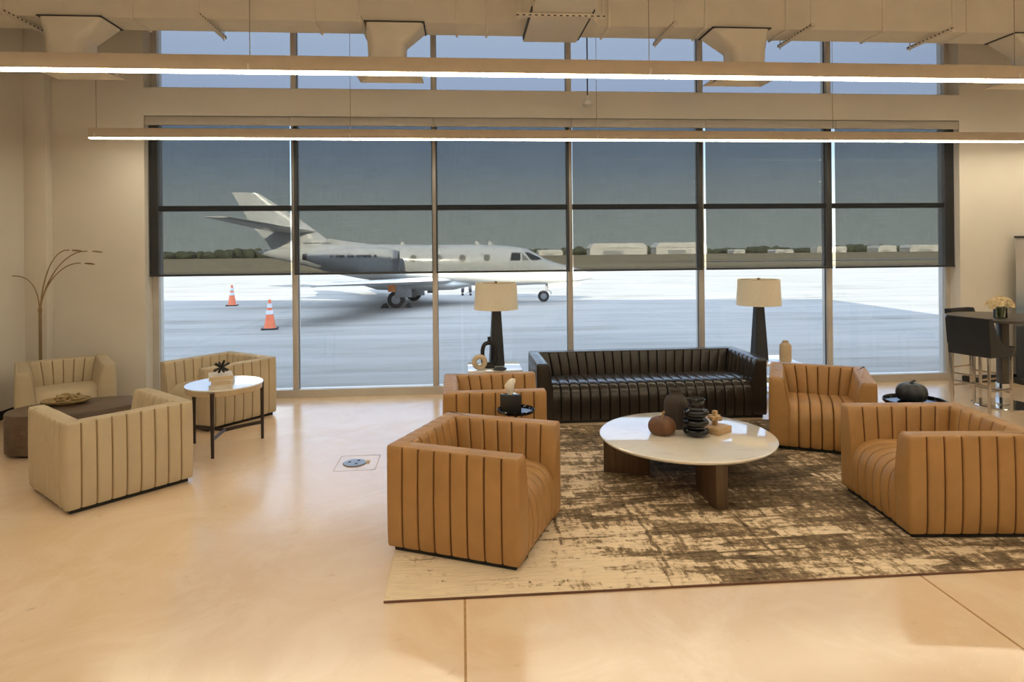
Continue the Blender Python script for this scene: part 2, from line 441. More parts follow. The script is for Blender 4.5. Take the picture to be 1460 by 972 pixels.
for i in range(24): box(bm, XL, XR, YB + .3 + i * .58, YB + .38 + i * .58, ZC - .06, ZC)
struct('ceiling', bm, M['ceil'])
bm = bmesh.new(); box(bm, XL, -4.925, 8.045, YW, 0, ZC - .06, .004); struct('trim_1', bm, M['wall'])   # slim pilaster in the corner
bm = bmesh.new(); box(bm, XL, XL + .012, YB, 8.03, 0, .10, .003); struct('baseboard_left', bm, M['black'])
bm = bmesh.new(); box(bm, -4.925, OL - .01, YW - .012, YW, 0, .10, .003); box(bm, OR + .01, XR, YW - .012, YW, 0, .10, .003); struct('baseboard_back', bm, M['black'])
bm = bmesh.new(); box(bm, XR - .012, XR, YB, YW - .02, 0, .10, .003); struct('baseboard_right', bm, M['black'])
# saw-cut control joints in the slab
bm = bmesh.new(); box(bm, -.006, .006, YB, 8.1, .0002, .0012); box(bm, 2.57, 2.582, YB, 8.1, .0002, .0012); box(bm, -2.61, -2.60, YB, 3.0, .0002, .0012)
struct('trim_2', bm, M['joint'])
# rectangular patch around the floor outlet
bm = bmesh.new()
for a in (-1.105, -.757): box(bm, a - .003, a + .003, 5.55, 5.945, .0002, .001)
for b_ in (5.55, 5.945): box(bm, -1.105, -.757, b_ - .003, b_ + .003, .0002, .001)
struct('trim_3', bm, simple('patch_score', (.60, .47, .36, 1), .8))
# parapet and roof of the building, which keeps the sun off the apron in front
bm = bmesh.new()
prism(bm, [(-34, 6.4), (10.5, 6.4), (10.5, 6.75), (0, 7.55), (-6, 8.1), (-14, 8.8), (-34, 9.2)], -9, 8.5, 'y')
struct('building_roof', bm, M['hangar'])

# windows: frame, mullions, glass panes
MX = [-2.118, -.345, 1.422, 3.199, 4.984]
def window(name, z0, z1, transoms, bot, gm='glass'):
    bm = bmesh.new()
    box(bm, OL, OL + .075, 8.36, 8.5, z0, z1, .004); box(bm, OR - .065, OR, 8.36, 8.5, z0, z1, .004)
    box(bm, OL, OR, 8.36, 8.5, z1 - .06, z1, .004); box(bm, OL, OR, 8.345, 8.5, z0, z0 + bot, .004)
    fr = struct(name, bm, M['alu'], flat=True)
    for x in MX:
        bm = bmesh.new(); box(bm, x - .033, x + .033, 8.355, 8.5, z0 + bot, z1 - .06, .004)
        finish('mullion', bm, M['alu'], fr)
        bm = bmesh.new()
        for s in (-1, 1): box(bm, x + s * .0335 - .004, x + s * .0335 + .004, 8.405, 8.43, z0 + bot, z1 - .06)
        finish('gasket', bm, M['alu_dark'], fr)
    E_ = [OL + .075] + MX + [OR - .065]
    for z in transoms:
        for i in range(6):
            bm = bmesh.new(); box(bm, E_[i] + (.033 if i else 0), E_[i + 1] - (.033 if i < 5 else 0), 8.375, 8.5, z - .032, z + .032, .003)
            finish('transom', bm, M['alu_dark'], fr)
    zz = [z0 + bot] + transoms + [z1 - .06]
    for i in range(6):
        for j in range(len(zz) - 1):
            bm = bmesh.new()
            box(bm, E_[i] + (.033 if i else 0), E_[i + 1] - (.033 if i < 5 else 0), 8.415, 8.421, zz[j] + (.032 if j else 0), zz[j + 1] - (.032 if j < len(zz) - 2 else 0))
            finish('glass_pane', bm, M[gm], fr)
window('window_1', 0.0, 3.54, [2.413], .10)
window('window_2', 3.885, 4.95, [], .045, 'glass_tinted')

# roller shades, one per bay
SE = [OL + .015] + MX + [OR - .015]
pos = ['leftmost bay, over the tail fin of the jet', 'second bay from left, over the jet engine', 'third bay from left, over the jet cabin windows',
       'fourth bay from left, above the jet nose', 'fifth bay from left, above the right table lamp', 'rightmost bay, beside the bar table']
for i in range(6):
    a0 = SE[i] + (.022 if i else .0); a1 = SE[i + 1] - (.022 if i < 5 else .0)
    t = thing('roller_shade', 'half-lowered grey mesh roller shade in the ' + pos[i], 'window shade', ((a0 + a1) / 2, 8.26, 1.575), 0, 'roller shades over the big window')
    w = (a1 - a0) / 2
    bm = bmesh.new(); vs = [bm.verts.new(p) for p in ((-w, 0, .0), (w, 0, .0), (w, 0, 1.93), (-w, 0, 1.93))]; bm.faces.new(vs)
    finish('screen_fabric', bm, M['shade'], t, flat=True)
    bm = bmesh.new(); box(bm, -w, w, -.008, .008, -.012, .014, .003); finish('hem_bar', bm, M['alu_dark'], t)
    c0 = (SE[i] if i else OL + .002) - (a0 + a1) / 2; c1 = (SE[i + 1] if i < 5 else OR - .002) - (a0 + a1) / 2
    bm = bmesh.new(); box(bm, c0 + .002, c1 - .002, -.075, -.068, 1.85, 1.962, .001); box(bm, c0 + .002, c1 - .002, -.075, .06, 1.955, 1.962)
    finish('cassette', bm, M['fascia'], t)

# ================================================================ DUCT WORK
bm = bmesh.new(); D0, D1, DZ = 6.88, 7.27, 4.28
box(bm, XL + .01, XR - .01, D0, D1, DZ, 4.95)
duct = thing('air_duct', 'long rectangular painted air duct running above the windows', 'air duct', (2, 7.07, 4.28))
def child_world(o, par):
    o.parent = par; o.matrix_parent_inverse = Matrix.Translation(par.location).inverted() if par.rotation_euler.z == 0 else par.matrix_basis.inverted()
    return o
child_world(finish('duct_body', bm, M['metal_white'], None), duct)
for a in (-3.35, -1.52, -.03, .30, 1.62, 2.70, 3.62, 4.75, 5.75, 7.3):
    bm = bmesh.new()
    box(bm, a - .012, a + .012, D0 - .018, D1 + .018, DZ - .018, 4.97, .003)
    child_world(finish('duct_flange', bm, M['metal_white'], None), duct)
bm = bmesh.new()
prism(bm, [(1.332, 6.50), (1.50, 6.879), (1.332, 6.879)], DZ, 4.9)
child_world(finish('duct_gusset', bm, M['metal_white'], None), duct)
bm = bmesh.new()
prism(bm, [(.718, 6.50), (.718, 6.879), (.36, 6.879), (.55, 6.83)], DZ, 4.9)
child_world(finish('duct_gusset', bm, M['metal_white'], None), duct)
br = thing('branch_duct', 'branch air duct crossing under the long duct towards the room', 'air duct', (1.025, 4.5, 4.2))
bm = bmesh.new(); box(bm, .72, 1.33, YB + .05, 7.29, 4.225, 4.279, .004); box(bm, .72, 1.33, YB + .05, 6.875, 4.279, 4.78)
child_world(finish('duct_body', bm, M['metal_white'], None), br)
for a in (.714, 1.336):
    bm = bmesh.new(); box(bm, a - .008, a + .008, 6.3, 7.2, 4.222, 4.262)
    child_world(finish('duct_seam', bm, M['alu_dark'], None), br)

def strut_mat(axis):
    m, nt, b = newmat('slotted_strut')
    g = N(nt, 'ShaderNodeTexCoord'); sp = N(nt, 'ShaderNodeSeparateXYZ'); nt.links.new(g.outputs['Object'], sp.inputs[0])
    f = math_(nt, 'FRACT', math_(nt, 'MULTIPLY', sp.outputs[{'x': 0, 'y': 1}[axis]], 16))
    zf = math_(nt, 'FRACT', math_(nt, 'ADD', math_(nt, 'MULTIPLY', sp.outputs[2], 1), 0.0))
    zl = math_(nt, 'MULTIPLY', math_(nt, 'GREATER_THAN', sp.outputs[2], STRUT_Z[axis][0]), math_(nt, 'LESS_THAN', sp.outputs[2], STRUT_Z[axis][1]))
    k = math_(nt, 'MULTIPLY', math_(nt, 'LESS_THAN', f, .45), zl)
    nt.links.new(mix(nt, k, (.72, .65, .56, 1), (.03, .025, .02, 1)), b.inputs['Base Color']); b.inputs['Roughness'].default_value = .5
    return m
STRUT_Z = {'y': (4.234, 4.248), 'x': (4.190, 4.202)}
M['strut_y'] = strut_mat('y'); M['strut_x'] = strut_mat('x')
def hanger_strut(x0, x1, y0, y1, z, label, rods, along='y'):
    t = thing('duct_hanger', label, 'duct hanger', ((x0 + x1) / 2, (y0 + y1) / 2, z), 0, 'trapeze hangers under the ducts')
    bm = bmesh.new(); box(bm, x0, x1, y0, y1, z, z + .032, .002)
    child_world(finish('strut', bm, M['strut_' + along], None), t)
    for rx, ry in rods:
        bm = bmesh.new(); tube(bm, [(rx, ry, z - .03), (rx, ry, ZC)], .006, 8)
        child_world(finish('rod', bm, M['metal_white'], None), t)
    return t
hs = [(-4.45, 'left end, beside the leftmost air outlet'), (-2.6, 'above the leftmost bay of the high window'), (-1.02, 'left of the air outlet near the middle'), (2.27, 'just left of the right air outlet'),
      (3.78, 'just right of the right air outlet'), (5.4, 'near the right end of the high window')]
for a, l in hs:
    hanger_strut(a - .022, a + .022, 6.60, 7.36, 4.225, 'slotted metal hanger strut under the duct, ' + l, [(a, 6.66), (a, 7.33)])
hanger_strut(.56, 1.46, 6.36, 6.41, 4.188, 'slotted metal hanger strut across the branch duct', [(.60, 6.385), (1.43, 6.385)], 'x')

def boot(a, flare, label):
    t = thing('air_outlet', label, 'air outlet', (a, 7.05, 3.77), 0, 'square air outlets dropping from the duct')
    nx0, nx1 = -.215, .195
    # transition collar flared to one side
    def ring(x0, x1, y0, y1, z, r=.04):
        out = []
        for cx, cy, st in ((x1 - r, y1 - r, 0), (x0 + r, y1 - r, 90), (x0 + r, y0 + r, 180), (x1 - r, y0 + r, 270)):
            for k in range(6): an = math.radians(st + k * 18); out.append((cx + r * math.cos(an), cy + r * math.sin(an), z))
        return out
    x0, x1 = (nx0, nx1 + .19) if flare > 0 else (nx0 - .23, nx1)
    bm = bmesh.new(); loft(bm, [ring(x0, x1, -.205, .205, .507), ring(x0, x1, -.20, .20, .49), ring(nx0, nx1, -.185, .185, .30, .12), ring(nx0 + .01, nx1 - .01, -.18, .18, .05, .12)])
    finish('neck', bm, M['metal_white'], t)
    bm = bmesh.new(); box(bm, x0 - .015, x1 + .015, -.218, .218, .499, .51); finish('collar', bm, M['alu_dark'], t)
    bm = bmesh.new()
    for s, (u, z) in enumerate(((.355, 0.0), (.27, .012), (.18, .02))):
        # nested square cones
        o = [(-u, -u, z), (u, -u, z), (u, u, z), (-u, u, z)]; v = u - .075
        i = [(-v, -v, z + .045), (v, -v, z + .045), (v, v, z + .045), (-v, v, z + .045)]
        A = [bm.verts.new(p) for p in o]; B = [bm.verts.new(p) for p in i]
        A2 = [bm.verts.new((p[0], p[1], p[2] + .008)) for p in o]; B2 = [bm.verts.new((p[0], p[1], p[2] + .008)) for p in i]
        for k in range(4):
            j = (k + 1) % 4
            bm.faces.new((A[k], A[j], B[j], B[k])); bm.faces.new((A2[k], B2[k], B2[j], A2[j])); bm.faces.new((A[k], A2[k], A2[j], A[j])); bm.faces.new((B[k], B[j], B2[j], B2[k]))
    box(bm, -.08, .08, -.08, .08, .03, .038)
    finish('diffuser_plate', bm, M['metal_white'], t)
    bm = bmesh.new(); box(bm, -.30, .30, -.30, .30, .046, .062); finish('plenum_lid', bm, M['metal_white'], t)
boot(-4.03, 1, 'square air outlet at the far left, against the blank wall')
boot(-.77, 1, 'square air outlet left of the middle, in front of the high window')
boot(3.22, -1, 'square air outlet right of the middle, in front of the high window')
boot(6.76, -1, 'square air outlet at the far right, cut by the picture edge')

# hanging sensor
t = thing('hanging_sensor', 'small white bell-shaped sensor hanging on a black cord before the high window', 'sensor', (1.54, 7.7, 3.58))
bm = bmesh.new(); tube(bm, [(0, 0, .14), (0, 0, ZC - 3.58 - .0)], .008, 8); finish('cord', bm, M['alu_dark'], t)
bm = bmesh.new(); lathe(bm, [(0, 0), (.03, .0), (.062, .025), (.066, .05), (.05, .08), (.02, .10), (.012, .14), (0, .145)], 24); finish('sensor_head', bm, M['white'], t)

# linear pendants
def pendant(y, a0, a1, z, sups, label, vis=True):
    t = thing('linear_pendant_light', label, 'pendant light', (a0, y, z), 0, 'linear pendant lights')
    L = a1 - a0
    bm = bmesh.new(); box(bm, 0, L, -.04, .04, .0, .105, .004)
    finish('housing', bm, M['lampbody'], t)
    bm = bmesh.new(); box(bm, .004, L - .004, -.034, .034, -.011, -.0005, .003); finish('diffuser', bm, M['led'], t)
    for s in sups:
        bm = bmesh.new(); tube(bm, [(s - a0, 0, .105), (s - a0, 0, ZC - z)], .003, 6); finish('cable', bm, M['steel'], t)
        bm = bmesh.new(); box(bm, s - a0 - .006, s - a0 + .006, -.044, .044, -.002, .045); finish('joiner_clip', bm, M['white'], t)
pendant(7.56, -4.15, XR - .2, 3.16, (-4.08, -1.27, 1.62, 4.56, 7.4), 'glowing linear pendant nearest the windows, the lower of the two in view')
pendant(4.64, -4.6, XR - .2, 3.135, (-4.3, -1.47, 1.39, 4.27, 7.1), 'glowing linear pendant spanning the whole picture, the upper of the two in view')
pendant(1.74, -4.6, XR - .2, 3.15, (-4.3, -1.47, 1.39, 4.27, 7.1), 'linear pendant over the middle of the lounge, above the camera')
pendant(-1.16, -4.6, XR - .2, 3.15, (-4.3, -1.47, 1.39, 4.27, 7.1), 'linear pendant in the row behind the camera')
pendant(-4.06, -4.6, XR - .2, 3.15, (-4.3, -1.47, 1.39, 4.27, 7.1), 'linear pendant in the rearmost row of the room')

# ================================================================ CHANNEL-TUFTED SEATING
def seam_samples(L, n, g=.010, sg=.0055, puff=.006, ends=(1, 1)):
    """positions 0..1 along an edge of length L with n channels and the outward offset at each"""
    out = []; cw = L / n
    ds = [0, .0035, .007, .012, .022]
    for i in range(n):
        loc = [d for d in ds] + [cw * .3, cw * .5, cw * .7] + [cw - d for d in ds[::-1][:-1]]
        for s in loc:
            off = puff * math.sin(PI * s / cw) ** .7 if 0 < s < cw else 0
            a = math.exp(-(s / sg) ** 2); b_ = math.exp(-((cw - s) / sg) ** 2)
            if i == 0 and not ends[0]: a = 0
            if i == n - 1 and not ends[1]: b_ = 0
            off -= g * (a + b_)
            out.append(((i * cw + s) / L, off))
    return out

def tub(name, label, cat, loc, rz, group, d, w, h, mats, n_side, n_back, n_iside, n_iback, n_seat, seat_h=.40, t0=.115, t1=.165, round_=.02):
    T = thing(name, label, cat, loc, rz, group)
    mat, pipe = mats
    sd_, bk = seam_samples(d, n_side, ends=(0, 0)), seam_samples(w, n_back, ends=(0, 0))
    isd, ibk = seam_samples(d - t0, n_iside, ends=(0, 1)), seam_samples(w - 2 * t0, n_iback, ends=(1, 1))
    fr = seam_samples(t0, 1, g=.004, ends=(0, 0), puff=.004)
    def ring(z, ins, bulge):
        u = max(0., 1 - z / h)
        t = t0 + (t1 - t0) * min(1, u * 2.3) ** .8
        X0, X1, Y = -d / 2, d / 2, w / 2
        cor = [(X1, -Y), (X0, -Y), (X0, Y), (X1, Y), (X1, Y - t), (X0 + t, Y - t), (X0 + t, -Y + t), (X1, -Y + t)]
        prof = [sd_, bk, [(1 - a, o) for a, o in sd_[::-1]], fr, isd, ibk, [(1 - a, o) for a, o in isd[::-1]], fr]
        bl = [bulge] * 3 + [0] + [bulge * .4] * 3 + [0]
        pts = []
        for i in range(8):
            p, q = Vector(cor[i]), Vector(cor[(i + 1) % 8]); dr = (q - p); L = dr.length; dr.normalize(); nn = Vector((dr.y, -dr.x))
            # path runs clockwise so the outside is on the left
            nn = -nn if False else Vector((-dr.y, dr.x)) * 1
            # clockwise seen from above -> left normal points outward
            for a, o in prof[i][:-0 or None]:
                s = a * L
                e = min(s, L - s)
                rnd = 0
                if i in (0, 1, 2) or i == 3 or i == 7:
                    r = round_
                    if e < r: rnd = -(r - math.sqrt(max(0, r * r - (r - e) ** 2))) * .55
                    if (i == 3 and L - s < r * .6) or (i == 7 and s < r * .6): rnd *= .5
                bb = bl[i] * math.sin(PI * min(1, max(0, a))) ** .5 if i < 3 else bl[i]
                off = o + rnd + bb - ins
                pt = p + dr * min(max(s, ins if i in (3, 7) else 0), L - (ins if i in (3, 7) else 0)) + nn * off
                # keep corner points pulled in both directions
                if i in (0, 1, 2):
                    if s < 1e-6: pt += dr * (ins * 1)
                    if L - s < 1e-6: pt -= dr * (ins * 1)
                pts.append((pt.x, pt.y, z))
        return pts
    zs = [(.034, .012, -.002), (.05, .004, 0), (.12, 0, .004), (.24, 0, .008), (.36, 0, .009), (.48, 0, .006), (.58, 0, .003), (h - .03, 0, 0), (h - .012, .002, 0), (h - .003, .008, 0), (h, .016, 0)]
    offs = [o for p in (sd_, bk, [(1 - a, o) for a, o in sd_[::-1]], fr, isd, ibk, [(1 - a, o) for a, o in isd[::-1]], fr) for a, o in p]
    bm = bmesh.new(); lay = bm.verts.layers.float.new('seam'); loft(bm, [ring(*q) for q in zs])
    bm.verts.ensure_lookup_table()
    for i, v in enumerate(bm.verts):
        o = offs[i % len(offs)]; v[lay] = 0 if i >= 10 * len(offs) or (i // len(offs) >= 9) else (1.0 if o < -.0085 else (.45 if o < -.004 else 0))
    bmesh.ops.remove_doubles(bm, verts=bm.verts, dist=.0004)
    finish('upholstered_shell', bm, mat, T, ang=50)
    # piping along the top edges
    bm = bmesh.new(); Y = w / 2; X0, X1 = -d / 2, d / 2; k = .010
    zt = h - .004
    tube(bm, [(X1 - k, -Y + k, zt), (X0 + k, -Y + k, zt), (X0 + k, Y - k, zt), (X1 - k, Y - k, zt), (X1 - k, Y - t0 + k, zt), (X0 + t0 - k, Y - t0 + k, zt), (X0 + t0 - k, -Y + t0 - k, zt), (X1 - k, -Y + t0 - k, zt)], .0055, 6, closed=True)
    finish('piping', bm, pipe, T)
    # seat: channels running front to back and down the front
    sh = seat_h
    pr = [(X0 + t1 - .03, sh - .05), (X0 + t1 + .05, sh - .012), (-.08, sh + .008), (.10, sh + .018), (X1 - .20, sh + .018), (X1 - .12, sh + .008), (X1 - .065, sh - .018), (X1 - .028, sh - .06), (X1 - .008, sh - .12), (X1 - .002, sh - .2), (X1 - .006, .12), (X1 - .012, .06), (X1 - .024, .036)]
    wi = w - 2 * t1 + .03
    ss = seam_samples(wi, n_seat, g=.010, puff=.009, ends=(1, 1))
    rings = []
    for a, o in ss:
        y = -wi / 2 + a * wi; r = []
        for i, (x, z) in enumerate(pr):
            p0, p1 = pr[max(0, i - 1)], pr[min(len(pr) - 1, i + 1)]
            tx, tz = p1[0] - p0[0], p1[1] - p0[1]; L = math.hypot(tx, tz); nx, nz = -tz / L, tx / L
            if nx < 0 and nz < 0: nx, nz = -nx, -nz
            r.append((x + nx * o, y, z + nz * o))
        rings.append(r)
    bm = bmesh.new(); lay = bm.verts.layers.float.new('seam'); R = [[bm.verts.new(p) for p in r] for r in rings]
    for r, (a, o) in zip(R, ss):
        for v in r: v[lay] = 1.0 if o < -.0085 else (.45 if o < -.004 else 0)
    for A, B in zip(R, R[1:]):
        for i in range(len(pr) - 1): bm.faces.new((A[i], A[i + 1], B[i + 1], B[i]))
    # close to a solid
    low = [[bm.verts.new((pr[0][0], r[0].co.y, .036))] for r in R]
    for i in range(len(R) - 1):
        bm.faces.new((R[i][0], R[i + 1][0], low[i + 1][0], low[i][0])); bm.faces.new((R[i][-1], low[i][0], low[i + 1][0], R[i + 1][-1]))
    bm.faces.new([low[0][0]] + R[0]); bm.faces.new([low[-1][0]] + R[-1])
    bmesh.ops.remove_doubles(bm, verts=bm.verts, dist=.0003)
    finish('seat', bm, mat, T, ang=55)
    bm = bmesh.new(); box(bm, X0 + .035, X1 - .035, -Y + .035, Y - .035, 0, .036, .003); finish('plinth', bm, M['plinth'], T)
    return T

RZ = .012      # rug thickness
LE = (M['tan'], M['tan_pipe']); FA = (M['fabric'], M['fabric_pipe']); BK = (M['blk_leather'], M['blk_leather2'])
ga = 'caramel leather armchairs round the coffee table'
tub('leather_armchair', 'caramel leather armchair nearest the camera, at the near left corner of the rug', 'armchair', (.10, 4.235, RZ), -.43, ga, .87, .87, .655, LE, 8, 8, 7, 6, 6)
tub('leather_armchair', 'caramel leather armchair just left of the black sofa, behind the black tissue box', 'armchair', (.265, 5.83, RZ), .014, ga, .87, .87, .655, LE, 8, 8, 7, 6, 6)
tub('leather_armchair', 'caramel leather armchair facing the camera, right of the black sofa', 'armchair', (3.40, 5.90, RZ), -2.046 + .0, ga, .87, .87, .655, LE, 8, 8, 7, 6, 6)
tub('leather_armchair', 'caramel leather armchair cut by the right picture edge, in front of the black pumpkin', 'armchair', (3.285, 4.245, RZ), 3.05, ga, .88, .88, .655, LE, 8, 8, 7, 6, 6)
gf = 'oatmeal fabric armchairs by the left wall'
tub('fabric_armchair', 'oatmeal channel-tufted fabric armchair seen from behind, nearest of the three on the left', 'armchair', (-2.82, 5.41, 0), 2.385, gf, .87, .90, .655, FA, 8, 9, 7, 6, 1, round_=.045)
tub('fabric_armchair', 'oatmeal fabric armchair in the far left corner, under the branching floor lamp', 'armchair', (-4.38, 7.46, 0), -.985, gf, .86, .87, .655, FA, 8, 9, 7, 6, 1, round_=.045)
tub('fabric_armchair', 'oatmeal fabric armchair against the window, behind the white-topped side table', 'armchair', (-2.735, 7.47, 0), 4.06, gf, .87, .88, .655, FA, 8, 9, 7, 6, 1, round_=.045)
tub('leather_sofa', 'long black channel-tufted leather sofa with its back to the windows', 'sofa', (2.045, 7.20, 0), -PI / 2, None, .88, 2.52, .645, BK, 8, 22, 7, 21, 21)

# ================================================================ RUG
t = thing('area_rug', 'large distressed brown and cream rug under the leather armchairs', 'rug', (-.43, 3.45, 0), 0)
bm = bmesh.new(); box(bm, 0, 4.87, .008, 3.212, .0005, RZ, .003); finish('rug_pile', bm, M['rug'], t)
bm = bmesh.new()
for q in ((0, 4.87, 0, .008),): box(bm, q[0], q[1], q[2], q[3], .0005, RZ, .002)
finish('binding', bm, M['rug_edge'], t)

# ================================================================ COFFEE TABLE
ZT = .36
t = thing('coffee_table', 'round cream stone coffee table on three wooden slab legs, on the rug', 'coffee table', (1.80, 5.08, RZ))
bm = bmesh.new(); lathe(bm, [(0, .318), (.66, .318), (.685, .324), (.695, .336), (.695, .344), (.690, ZT - RZ - .001), (.684, ZT - RZ), (0, ZT - RZ)], 96)
finish('tabletop', bm, M['travertine'], t, ang=30)
for an in (-88, 161, 38):
    bm = bmesh.new(); box(bm, .29, .665, -.045, .045, 0, .318, .008, mtx=Matrix.Rotation(math.radians(an), 4, 'Z'))
    finish('leg', bm, M['walnut'], t)

def ribbed_pumpkin(bm, R, H, n=12, dep=.07, segs=96, off=(0, 0, 0)):
    prof = [(0.0, .10), (.3, .04), (.62, .0), (.86, .1), (.97, .28), (1, .48), (.95, .68), (.80, .86), (.55, .97), (.28, .99), (.10, .93), (0, .90)]
    rings = []
    for r, z in prof:
        if r == 0: rings.append([bm.verts.new((off[0], off[1], off[2] + z * H))]); continue
        row = []
        for i in range(segs):
            a = 2 * PI * i / segs; k = 1 - dep * (1 - abs(math.sin(n * a / 2)) ** .6)
            row.append(bm.verts.new((off[0] + R * r * k * math.cos(a), off[1] + R * r * k * math.sin(a), off[2] + z * H)))
        rings.append(row)
    for A, B in zip(rings, rings[1:]):
        for i in range(segs):
            j = (i + 1) % segs
            if len(A) == 1: bm.faces.new((A[0], B[j], B[i]))
            elif len(B) == 1: bm.faces.new((A[i], A[j], B[0]))
            else: bm.faces.new((A[i], A[j], B[j], B[i]))

t = thing('decorative_pumpkin', 'small brown ribbed ceramic pumpkin on the stone coffee table', 'pumpkin', (1.61, 5.11, ZT))
bm = bmesh.new(); ribbed_pumpkin(bm, .112, .135, 14, .05); finish('pumpkin_body', bm, M['rust'], t, ang=60)
bm = bmesh.new(); tube(bm, [(0, 0, .118), (.003, 0, .145), (.012, 0, .165), (.022, .002, .178)], [.016, .012, .010, .013], 8); finish('pumpkin_stem', bm, M['stem'], t)

t = thing('bottle_vase', 'dark brown matte bottle vase standing behind the ringed black vase', 'vase', (1.785, 5.28, ZT))
bm = bmesh.new(); lathe(bm, [(0, 0), (.085, 0), (.098, .01), (.100, .05), (.100, .19), (.098, .215), (.082, .25), (.055, .272), (.045, .285), (.050, .31), (.054, .322), (.046, .324), (.040, .31), (.036, .28), (0, .27)], 48); finish('vase_body', bm, M['umber'], t, ang=60)

t = thing('ringed_vase', 'glossy black vase of stacked rings at the front of the coffee table', 'vase', (1.862, 5.025, ZT))
prof = [(0, 0), (.055, 0)]
for k in range(3):
    zc = .038 + k * .076
    prof += [(.066, zc - .032), (.084, zc - .027), (.098, zc - .014), (.102, zc), (.098, zc + .012), (.084, zc + .022), (.066, zc + .027), (.062, zc + .038)]
prof = prof[:-1] + [(.058, .232), (.060, .262), (.070, .285), (.075, .291), (.073, .296), (.069, .293), (.062, .270), (.055, .235), (.050, .12), (0, .11)]
bm = bmesh.new(); lathe(bm, prof, 48); finish('vase_body', bm, M['gloss_black'], t, ang=70)

t = thing('wooden_block', 'pale square wooden block lying on the coffee table, right of the black vase', 'decor', (2.055, 5.115, ZT), .62)
bm = bmesh.new(); box(bm, -.095, .095, -.095, .095, 0, .052, .003); finish('block', bm, M['lightwood'], t)
t = thing('wooden_jack', 'small pale wooden six-armed cross standing on the wooden block', 'decor', (2.06, 5.13, ZT + .052), .62)
bm = bmesh.new(); c = .017; L = .058
box(bm, -c, c, -c, c, 0, L * 2, .003); box(bm, -L, L, -c, c, L - c, L + c, .003); box(bm, -c, c, -L, L, L - c, L + c, .003)
finish('cross_block', bm, M['lightwood'], t)

# ================================================================ DRINK TABLES, SIDE TABLES
t = thing('drink_table', 'small round black drink table between the two left leather armchairs', 'side table', (.415, 5.055, RZ))
bm = bmesh.new(); lathe(bm, [(0, .572), (.125, .572), (.145, .576), (.150, .588), (.150, .598), (.144, .600), (.140, .592), (.134, .584), (0, .582)], 48); finish('tray_top', bm, M['gloss_black'], t, ang=50)
bm = bmesh.new(); lathe(bm, [(0, .012), (.012, .012), (.012, .572), (0, .572)], 16); finish('stem', bm, M['matte_black'], t)
bm = bmesh.new(); lathe(bm, [(0, 0), (.11, 0), (.112, .008), (.10, .012), (0, .012)], 40); finish('base', bm, M['matte_black'], t)
t = thing('tissue_box', 'black cube tissue box with a tissue sticking out, on the small black table', 'tissue box', (.375, 5.06, RZ + .583), .36)
bm = bmesh.new(); box(bm, -.064, .064, -.064, .064, 0, .125, .004); finish('box', bm, M['matte_black'], t)
bm = bmesh.new(); box(bm, -.060, .060, -.060, .060, .1245, .1265, .0005); finish('box_lid', bm, M['gloss_black'], t)
bm = bmesh.new()   # pinched sheet
rings = []
for z, rx, ry, tx in ((.12, .016, .010, 0), (.145, .022, .014, -.002), (.17, .034, .022, -.006), (.20, .040, .026, -.004), (.225, .036, .020, .006), (.245, .026, .012, .014), (.252, .010, .005, .016)):
    rings.append([(tx + rx * math.cos(2 * PI * i / 24) * (1 + .16 * math.sin(5 * 2 * PI * i / 24 + z * 30)), ry * math.sin(2 * PI * i / 24) * (1 + .2 * math.cos(4 * 2 * PI * i / 24)), z) for i in range(24)])
loft(bm, rings); finish('tissue', bm, M['tissue'], t, ang=60)

t = thing('drink_table', 'low round black tray table holding the black pumpkin, behind the right leather armchairs', 'side table', (3.935, 5.32, RZ))
bm = bmesh.new(); lathe(bm, [(0, .478), (.225, .478), (.245, .481), (.250, .49), (.250, .508), (.243, .510), (.238, .503), (.236, .490), (0, .488)], 64); finish('tray_top', bm, M['gloss_black'], t, ang=50)
bm = bmesh.new(); lathe(bm, [(0, .012), (.016, .012), (.016, .478), (0, .478)], 16); finish('stem', bm, M['matte_black'], t)
bm = bmesh.new(); lathe(bm, [(0, 0), (.17, 0), (.172, .008), (.16, .012), (0, .012)], 40); finish('base', bm, M['matte_black'], t)
t = thing('decorative_pumpkin', 'black painted ribbed pumpkin on the round black tray table at right', 'pumpkin', (3.935, 5.36, .490 + RZ))
bm = bmesh.new(); ribbed_pumpkin(bm, .128, .155, 10, .10); finish('pumpkin_body', bm, M['navy'], t, ang=60)
bm = bmesh.new(); tube(bm, [(0, 0, .135), (.0, 0, .16), (.015, 0, .172), (.035, .002, .176)], [.018, .014, .011, .009], 8); finish('pumpkin_stem', bm, M['navy'], t)

